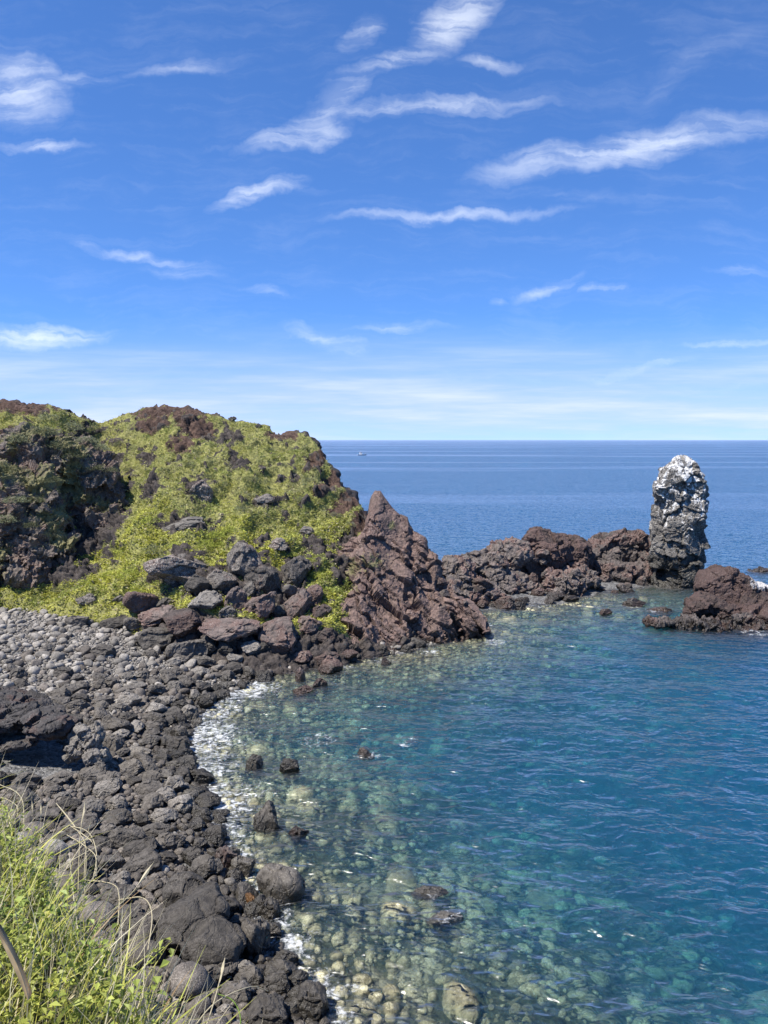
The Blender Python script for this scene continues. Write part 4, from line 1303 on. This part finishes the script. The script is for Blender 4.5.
def build_sea():
    rs = [5.0]
    while rs[-1] < 60:
        rs.append(rs[-1] + 0.10 + 0.0016 * rs[-1])
    while rs[-1] < 40000:
        rs.append(rs[-1] * 1.045)
    rs = np.array(rs)
    th = np.linspace(R(-62), R(62), 520)
    RR, TT = np.meshgrid(rs, th, indexing='ij')
    X, Y = (RR * np.sin(TT)).ravel(), (RR * np.cos(TT)).ravel()
    z = np.zeros_like(X)
    rg = np.random.default_rng(3)
    fade = smooth(RR.ravel(), 160, 60)
    for i in range(16):
        lam = rg.uniform(0.9, 4.5)
        ang = R(-105) + rg.normal() * 0.6
        k = 2 * math.pi / lam
        ph = rg.uniform(0, 6.3)
        z += 0.006 * lam ** 0.8 * np.sin(k * (X * math.cos(ang) + Y * math.sin(ang)) + ph) * fade
    P = np.stack([X, Y], 1)
    near = RR.ravel() < 120
    foam = np.zeros(len(X))
    s = signed_dist(P[near])
    p3 = np.concatenate([P[near], np.zeros((near.sum(), 1))], 1)
    f = 0.56 * np.exp(-np.abs(s) / 0.9) * (P[near][:, 1] < 75)
    def blob(px, py, r, a):
        c = ground(px, py)[:2]
        return (a + 0.15) * np.clip(1.3 - np.linalg.norm((P[near] - c) / r, axis=1), 0, 1)
    line = [(255, 685), (232, 695), (216, 708), (206, 728), (200, 748), (206, 772), (214, 795), (221, 815), (232, 845), (248, 880), (264, 915), (284, 950), (304, 985), (322, 1015), (340, 1060)]
    for k in range(120):
        x = np.interp(k / 119 * 14, range(15), [p[0] for p in line])
        y = np.interp(k / 119 * 14, range(15), [p[1] for p in line])
        w = 0.62 + 0.38 * math.sin(k * 0.37) * math.sin(k * 0.13 + 1)
        f = np.maximum(f, blob(x, y, (2.1 if y < 800 else 1.3) * (0.5 + 0.7 * w), (0.40 if y < 800 else 0.33) + 0.2 * w))
    for b in ((250, 690, 1.6, .55), (235, 730, 1.6, .35), (258, 885, .8, .45),
              (480, 633, .9, .6), (495, 642, 1.3, .5), (430, 652, 1.2, .45), (380, 661, 1.2, .42), (756, 633, 1.2, .5), (700, 608, 1.0, .5), (630, 606, 1.3, .45), (655, 612, 1.0, .45), (345, 668, 1.2, .42), (368, 755, .6, .45), (432, 893, .5, .45), (448, 917, .55, .5), (487, 625, .8, .5), (405, 742, 1.0, .38), (320, 740, 1.4, .36), (588, 605, 1.4, .36), (545, 607, 1.2, .4)):
        f = np.maximum(f, blob(*b))
    foam[near] = f
    nr, nc = len(rs), len(th)
    V = np.stack([X, Y, z], 1)
    Fq = grid_faces(nr, nc)[:, ::-1]
    # sides and bottom close the body of water
    k = len(V)
    ringi = np.concatenate([np.arange(nc), (np.arange(1, nr) * nc + nc - 1), ((nr - 1) * nc + np.arange(nc - 2, -1, -1)), (np.arange(nr - 2, 0, -1) * nc)])
    m = len(ringi)
    Bv = V[ringi].copy()
    Bv[:, 2] = -30
    j = np.arange(m)
    side = np.stack([ringi[j], k + j, k + (j + 1) % m, ringi[(j + 1) % m]], 1)[:, ::-1]
    V = np.concatenate([V, Bv])
    bot = np.arange(k, k + m)[None, :]
    foam = np.concatenate([foam, np.zeros(m)])
    o = link('sea', mesh_np('sea', V, [Fq, side, bot], M_sea, cols={'foam': np.repeat(foam[:, None], 3, 1)}))
    bm = bmesh.new()
    bm.from_mesh(o.data)
    bmesh.ops.recalc_face_normals(bm, faces=bm.faces)
    bm.to_mesh(o.data)
    bm.free()
    tag(o, kind='structure')
    return o


sea = build_sea()

# ------------------------------------------------------------------ boat far out
def build_boat():
    b = ground(362, 455.5)
    L, Wd = 7.0, 2.2  # metres
    root = bpy.data.objects.new('fishing_boat', None)
    COL.objects.link(root)
    root.location = (b[0], b[1], 0)
    root.rotation_euler = (0, 0, R(12))
    tag(root, 'tiny white fishing boat far out near the horizon', 'boat')
    mw, mb, mg = plain_mat('boat_white', (0.8, 0.8, 0.78)), plain_mat('boat_roof', (0.6, 0.62, 0.66)), plain_mat('boat_window', (0.02, 0.025, 0.03), 0.1)
    sec = []
    for x, hw, zb, zt in ((-3.5, .9, -.1, .9), (-1.5, 1.1, -.3, .85), (1.0, 1.05, -.3, .95), (2.6, .6, -.1, 1.25), (3.6, .05, .5, 1.55)):
        sec.append([(x, -hw, zt), (x, -hw * .7, zb), (x, hw * .7, zb), (x, hw, zt)])
    V = np.array(sec).reshape(-1, 3)
    fa = []
    for i in range(4):
        for j in range(3):
            a = i * 4 + j
            fa.append([a, a + 1, a + 5, a + 4])
        fa.append([i * 4 + 3, i * 4, i * 4 + 4, i * 4 + 7])
    fa += [[0, 3, 2, 1]]
    link('hull', mesh_np('hull', V, [fa], mw, shade=False), root)

    def box(nm, c, s, mt, par):
        bm = bmesh.new()
        bmesh.ops.create_cube(bm, size=1)
        for v in bm.verts:
            v.co = Vector((c[0] + v.co.x * s[0], c[1] + v.co.y * s[1], c[2] + v.co.z * s[2]))
        bmesh.ops.bevel(bm, geom=bm.edges[:], offset=0.05, segments=1, affect='EDGES')
        me = bpy.data.meshes.new(nm)
        bm.to_mesh(me)
        bm.free()
        me.materials.append(mt)
        return link(nm, me, par)
    cb = box('cabin', (-.8, 0, 1.7), (2.0, 1.6, 1.7), mw, root)
    box('window', (.22, 0, 2.05), (.06, 1.3, .6), mg, cb)
    box('roof', (-.8, 0, 2.62), (2.3, 1.8, .12), mb, cb)
    box('mast', (-.9, 0, 3.6), (.1, .1, 1.9), mw, root)


build_boat()

# ------------------------------------------------------------------ foreground bank
def bank_z(X, Y):
    """turf bank under the camera, falling away to the beach"""
    # edge of the bank runs from upper left to the camera's right
    ex = np.array([-9.0, -5.0, -3.0, -1.9, -0.75, 0.1, 1.2, 3.0, 8.0])
    ey = np.array([7.6, 6.2, 5.3, 4.3, 2.9, 1.9, 1.2, 0.5, -1.0])
    e = np.interp(X, ex, ey)
    d = (Y - e) * 0.8
    p3 = np.stack([X, Y, X * 0], 1)
    top = 9.76 - 0.07 * np.clip(X, -6, 6) - 0.05 * Y + 0.10 * fbm(p3 * 0.9, 3, 90)
    top = np.minimum(top, 10.35)
    drop = np.where(d > -0.3, (d + 0.3) ** 1.25 * 2.6, 0)
    return np.maximum(top - drop, bil(ZG, X, Y) - 0.4), d


bx = np.arange(-14, 12.01, 0.12)
by2 = np.arange(-8, 14.01, 0.12)
BX, BY = np.meshgrid(bx, by2)
BZ, BD = bank_z(BX.ravel(), BY.ravel())
BV = np.stack([BX.ravel(), BY.ravel(), BZ], 1)
BV[:, 0] += 0.18 * fbm(BV * 1.2, 3, 91) * smooth(BD, 0.2, 1)
M_bank, nt = new_mat('bank_turf')
t = NT(nt)
pos = t.n('ShaderNodeNewGeometry').outputs['Position']
n1, n2 = t.noise(pos, 3, 5, 0.6), t.noise(pos, 14, 4, 0.65)
c = t.mix(t.ramp(n1, 0.35, 0.65), (0.05, 0.06, 0.02), (0.11, 0.10, 0.05))
bpn = t.n('ShaderNodeBump', {'Height': n2, 'Strength': 0.8, 'Distance': 0.05})
b = t.n('ShaderNodeBsdfPrincipled', {'Base Color': c, 'Roughness': 0.9, 'Normal': bpn.outputs[0]})
t.n('ShaderNodeOutputMaterial', {0: b.outputs[0]})
tag(link('grassy_bank', mesh_np('grassy_bank', BV, [grid_faces(len(by2), len(bx))], M_bank)), kind='structure')

M_fg = attr_mat('weed_leaf', rough=0.45, trans=0.38, var=0.3, nscale=30)


def ribbons(P, axis, bend, L, W, col, segs=5, seed=0, taper=1.0):
    """curved tapering blades. P (n,3) root, axis (n,3), bend (n,3) added with t^2"""
    rg = np.random.default_rng(seed)
    n = len(P)
    side = np.cross(axis, bend + 0.3 * rg.normal(size=(n, 3)))
    side /= np.maximum(np.linalg.norm(side, axis=1, keepdims=True), 1e-6)
    rows = []
    for i in range(segs + 1):
        tt = i / segs
        c = P + axis * (L * tt)[:, None] + bend * (L * tt * tt)[:, None]
        w = W * max(0.06, (1 - tt ** 1.6) * taper + (1 - taper))
        rows.append(np.stack([c - side * w[:, None] / 2, c + side * w[:, None] / 2], 1))
    V = np.stack(rows, 1).reshape(-1, 3)
    f = []
    b0 = np.arange(n) * (segs + 1) * 2
    for i in range(segs):
        f.append(np.stack([b0 + 2 * i, b0 + 2 * i + 1, b0 + 2 * i + 3, b0 + 2 * i + 2], 1))
    return V, np.concatenate(f), np.repeat(col, (segs + 1) * 2, 0)


def bank_points(n, seed, dmin=-3.2, dmax=0.9):
    rg = np.random.default_rng(seed)
    n = int(n * 1.9)
    X = rg.uniform(-8.0, 2.2, n)
    Y = rg.uniform(-1.2, 8.4, n)
    Z, D = bank_z(X, Y)
    x, y = project(np.stack([X, Y, Z], 1))
    k = (D > -8) & (D < dmax) & ((x < 330) | (Y < 1.0)) & ((Y > 1.0) | (D < -0.25)) & ((Y > 0.6) | (np.hypot(X, Y) > 0.5))
    return np.stack([X, Y, Z], 1)[k], D[k]


def foreground():
    rg = np.random.default_rng(44)
    # leafy weeds: short stems carrying many small leaves
    P, D = bank_points(10000, 1, dmax=0.75)
    n = len(P)
    nl = 15
    hgt_ = rg.uniform(0.12, 0.36, n)
    lean = rg.normal(size=(n, 3)) * 0.25
    lean[:, 2] = 1
    tt = rg.uniform(0.25, 1.0, (n, nl))
    base_ = P[:, None] + lean[:, None] * (tt * hgt_[:, None])[..., None]
    th = rg.uniform(0, 6.3, (n, nl))
    ax = np.stack([np.cos(th), np.sin(th), rg.uniform(0.0, 0.8, (n, nl))], 2)
    ax /= np.linalg.norm(ax, axis=2, keepdims=True)
    L = rg.uniform(0.018, 0.048, (n, nl))
    up = np.array([0, 0, 1.0]) + 0.3 * rg.normal(size=(n, nl, 3))
    sd = np.cross(ax, up)
    sd /= np.linalg.norm(sd, axis=2, keepdims=True)
    nrm = np.cross(sd, ax)
    W = L * rg.uniform(0.22, 0.36, (n, nl))
    o1 = base_
    mid = o1 + ax * (L * .5)[..., None]
    tip = o1 + ax * L[..., None] - np.array([0, 0, 1]) * (L * .2)[..., None]
    l = mid - sd * W[..., None] + nrm * (W * .35)[..., None]
    r = mid + sd * W[..., None] + nrm * (W * .35)[..., None]
    V = np.stack([o1, l, tip, r], 2).reshape(-1, 3)
    q = np.arange(n * nl) * 4
    f = np.concatenate([np.stack([q, q + 1, q + 2], 1), np.stack([q, q + 2, q + 3], 1)])
    hue = fbm(P * 1.3, 3, 92)[:, None]
    c = np.array([0.33, 0.37, 0.08]) + np.clip(hue, -0.4, 0.4) * np.array([0.16, 0.10, 0.0])
    c = np.repeat(c[:, None], nl, 1) * rg.uniform(0.65, 1.35, (n, nl, 1))
    cc = np.repeat(c.reshape(-1, 3), 4, 0)
    tag(link('weeds', mesh_np('weeds', V, [f], M_fg, shade=False, cols={'col': cc})), 'leafy green weeds covering the near bank', 'weeds', kind='stuff')
    # green and dry blades
    Vs, Fs, Cs, off = [], [], [], 0
    for (cnt, sd_, l0, l1, w0, w1, ca, cb, bnd, dm) in ((13000, 2, .2, .46, .006, .013, (0.38, 0.42, 0.08), (0.62, 0.58, 0.15), .5, .35), (7500, 3, .26, .62, .004, .008, (0.50, 0.43, 0.27), (0.75, 0.68, 0.48), .22, .9),
                                                        (300, 4, .3, .55, .014, .026, (0.26, 0.34, 0.06), (0.46, 0.48, 0.11), .75, -.7), (500, 5, .25, .5, .006, .014, (0.30, 0.19, 0.09), (0.42, 0.30, 0.15), .6, .5)):
        P, D = bank_points(int(cnt * 1.9), sd_, dmax=dm)
        n = len(P)
        ax = rg.normal(size=(n, 3)) * 0.38 + np.array([0.18, 0.1, 1.0])
        ax /= np.linalg.norm(ax, axis=1, keepdims=True)
        th = rg.uniform(0, 6.3, n)
        be = np.stack([np.cos(th), np.sin(th), -0.5 * np.ones(n)], 1) * (bnd * rg.uniform(.3, 1.2, n))[:, None]
        kk = rg.random((n, 1))
        c = (np.array(ca) * (1 - kk) + np.array(cb) * kk) * rg.uniform(.75, 1.2, (n, 1))
        V, f, cc = ribbons(P, ax, be, rg.uniform(l0, l1, n), rg.uniform(w0, w1, n), c, 5, sd_)
        Vs.append(V)
        Fs.append(f + off)
        Cs.append(cc)
        off += len(V)
    tag(link('bank_grass', mesh_np('bank_grass', np.concatenate(Vs), [np.concatenate(Fs)], M_fg, shade=False, cols={'col': np.concatenate(Cs)})), 'green and straw-coloured grass of the near bank', 'grass', kind='stuff')


foreground()


def tube(path, r0, r1, col, name, mat, sides=5):
    path = np.array(path)
    n = len(path)
    T = np.gradient(path, axis=0)
    T /= np.linalg.norm(T, axis=1, keepdims=True)
    A = np.cross(T, np.array([0.3, 0.9, 0.2]))
    A /= np.linalg.norm(A, axis=1, keepdims=True)
    B = np.cross(T, A)
    th = np.linspace(0, 2 * math.pi, sides, endpoint=False)
    rad = np.linspace(r0, r1, n)
    V = (path[:, None] + rad[:, None, None] * (np.cos(th)[None, :, None] * A[:, None] + np.sin(th)[None, :, None] * B[:, None])).reshape(-1, 3)
    f = []
    for i in range(n - 1):
        for j in range(sides):
            k = (j + 1) % sides
            f.append([i * sides + j, i * sides + k, (i + 1) * sides + k, (i + 1) * sides + j])
    return mesh_np(name, V, [f], mat, cols={'col': np.repeat(np.array([col]), len(V), 0)})


def bez(pts, n=22):
    """smooth path through image-like control points already in 3D (Catmull-Rom)"""
    P = np.array(pts)
    P = np.concatenate([[2 * P[0] - P[1]], P, [2 * P[-1] - P[-2]]])
    out = []
    for i in range(1, len(P) - 2):
        for k in range(n // 3):
            u = k / (n // 3)
            a, b, c, d = P[i - 1:i + 3]
            out.append(0.5 * (2 * b + (c - a) * u + (2 * a - 5 * b + 4 * c - d) * u * u + (3 * b - a - 3 * c + d) * u ** 3))
    out.append(P[-2])
    return np.array(out)


STK = 'dry grass stalks arching over the near bank'
stalks = [  # control points px,py from root to tip, distance, radius, label
    ([(84, 905), (86, 850), (77, 830), (56, 803)], 4.3, .006, None), ([(78, 900), (80, 840), (85, 802)], 4.2, .007, 'upright dry seed spike above the weeds'),
    ([(84, 880), (86, 850), (92, 842), (69, 825)], 4.2, .004, None), ([(96, 876), (96, 850), (88, 832), (70, 826)], 4.2, .006, None), ([(93, 880), (96, 858), (86, 847), (67, 835)], 4.1, .006, None),
    ([(-10, 900), (2, 850), (18, 812), (8, 800), (-6, 797)], 4.4, .006, None), ([(22, 880), (24, 825), (20, 796), (-4, 783)], 4.5, .006, None), ([(118, 925), (119, 895), (112, 884), (85, 880)], 3.8, .006, None),
    ([(148, 950), (152, 915), (143, 898), (118, 900)], 3.6, .006, None), ([(100, 920), (130, 895), (154, 862)], 3.7, .004, 'thin straight dry stem pointing up to the right'),
    ([(205, 1030), (216, 995), (225, 958)], 3.1, .006, 'upright dry stem at the tip of the near bank'), ([(188, 1035), (215, 1003), (250, 987), (268, 991)], 3.1, .006, 'dry grass stalk reaching right over the lowest boulders'),
    ([(240, 1040), (240, 1015), (232, 1000), (218, 994)], 3.1, .007, 'green arching blade at the tip of the near bank'),
    ([(30, 900), (32, 850), (32, 800)], 4.5, .003, None), ([(42, 905), (41, 850), (41, 803)], 4.5, .003, None), ([(5, 870), (4, 830), (4, 796)], 4.6, .003, None), ([(60, 920), (75, 880), (92, 818)], 4.2, .003, None),
]
for i, (cp, D, rad, lab) in enumerate(stalks):
    pth = bez([at(x, y, D + 0.15 * k) for k, (x, y) in enumerate(cp)])
    col = (0.20, 0.30, 0.06) if lab and lab.startswith('green') else (0.60, 0.53, 0.36)
    thin = rad < 0.0035
    root = link('grass_stalk', tube(pth, rad * .55, rad * .4, col, 'grass_stalk', M_fg))
    rg2 = np.random.default_rng(i)
    # seed head: a ragged plume round the last stretch of the stalk
    m_ = len(pth)
    tail_ = pth[int(m_ * (0.62 if not thin else 0.85)):]
    wob = np.repeat(np.sin(np.linspace(0.2, 2.9, len(tail_)))[:, None], 1, 1) * (0.010 if not thin else 0.008)
    T_ = np.gradient(tail_, axis=0)
    S_ = np.cross(T_, np.array([0.2, 1.0, 0.1]))
    S_ /= np.linalg.norm(S_, axis=1, keepdims=True)
    jag = rg2.uniform(0.25, 1.0, (len(tail_), 2))
    V = np.stack([tail_ - S_ * wob * jag[:, :1], tail_ + np.array([0, -0.004, 0.002]), tail_ + S_ * wob * jag[:, 1:]], 1).reshape(-1, 3)
    f = [[3 * a_ + b_, 3 * a_ + b_ + 1, 3 * a_ + b_ + 4, 3 * a_ + b_ + 3] for a_ in range(len(tail_) - 1) for b_ in range(2)]
    link('seed_head', mesh_np('seed_head', V, [f], M_fg, shade=False, cols={'col': np.repeat([col], len(V), 0) * 1.1}), root)
    if lab is None:
        lab = 'slim straight dry stem with a small seed head above the weeds' if thin else 'pale dry stalk arching over above the near weeds'
    tag(root, lab, 'grass stalk', STK)

# withered leaf at the corner
ax0, ax1 = at(28, 1000, 2.2), at(-4, 930, 2.25)
pth = np.linspace(ax0, ax1, 9)
pth[:, 0] += 0.008 * np.sin(np.linspace(0, 3.1, 9))
ws = 0.007 * np.sin(np.linspace(0.15, math.pi * 0.97, 9)) + 0.001
sd = np.cross(ax1 - ax0, np.array([0, 1.0, 0.2]))
sd /= np.linalg.norm(sd)
V = np.concatenate([np.stack([p - sd * w, p + np.array([0.004, .02, 0.006]), p + sd * w]) for p, w in zip(pth, ws)])
f = [[3 * i + j, 3 * i + j + 1, 3 * i + j + 4, 3 * i + j + 3] for i in range(8) for j in range(2)]
tag(link('withered_leaf', mesh_np('withered_leaf', V, [f], M_fg, cols={'col': np.array([(0.58, 0.43, 0.25)]) * np.random.default_rng(8).uniform(0.55, 1.25, (len(V), 1))})), 'narrow dry brown leaf at the left edge of the near bank', 'leaf')

# ------------------------------------------------------------------ render settings
SC.render.engine = 'CYCLES'
SC.view_settings.view_transform = 'Standard'
SC.view_settings.look = 'None'
SC.view_settings.exposure = 0.62
SC.view_settings.gamma = 1
cy = SC.cycles
cy.use_denoising = True
cy.max_bounces = 6
cy.diffuse_bounces = 2
cy.glossy_bounces = 3
cy.transparent_max_bounces = 16
cy.volume_bounces = 1
cy.caustics_reflective = False
cy.caustics_refractive = False
cy.sample_clamp_indirect = 6
cy.sample_clamp_direct = 2
cy.use_adaptive_sampling = True
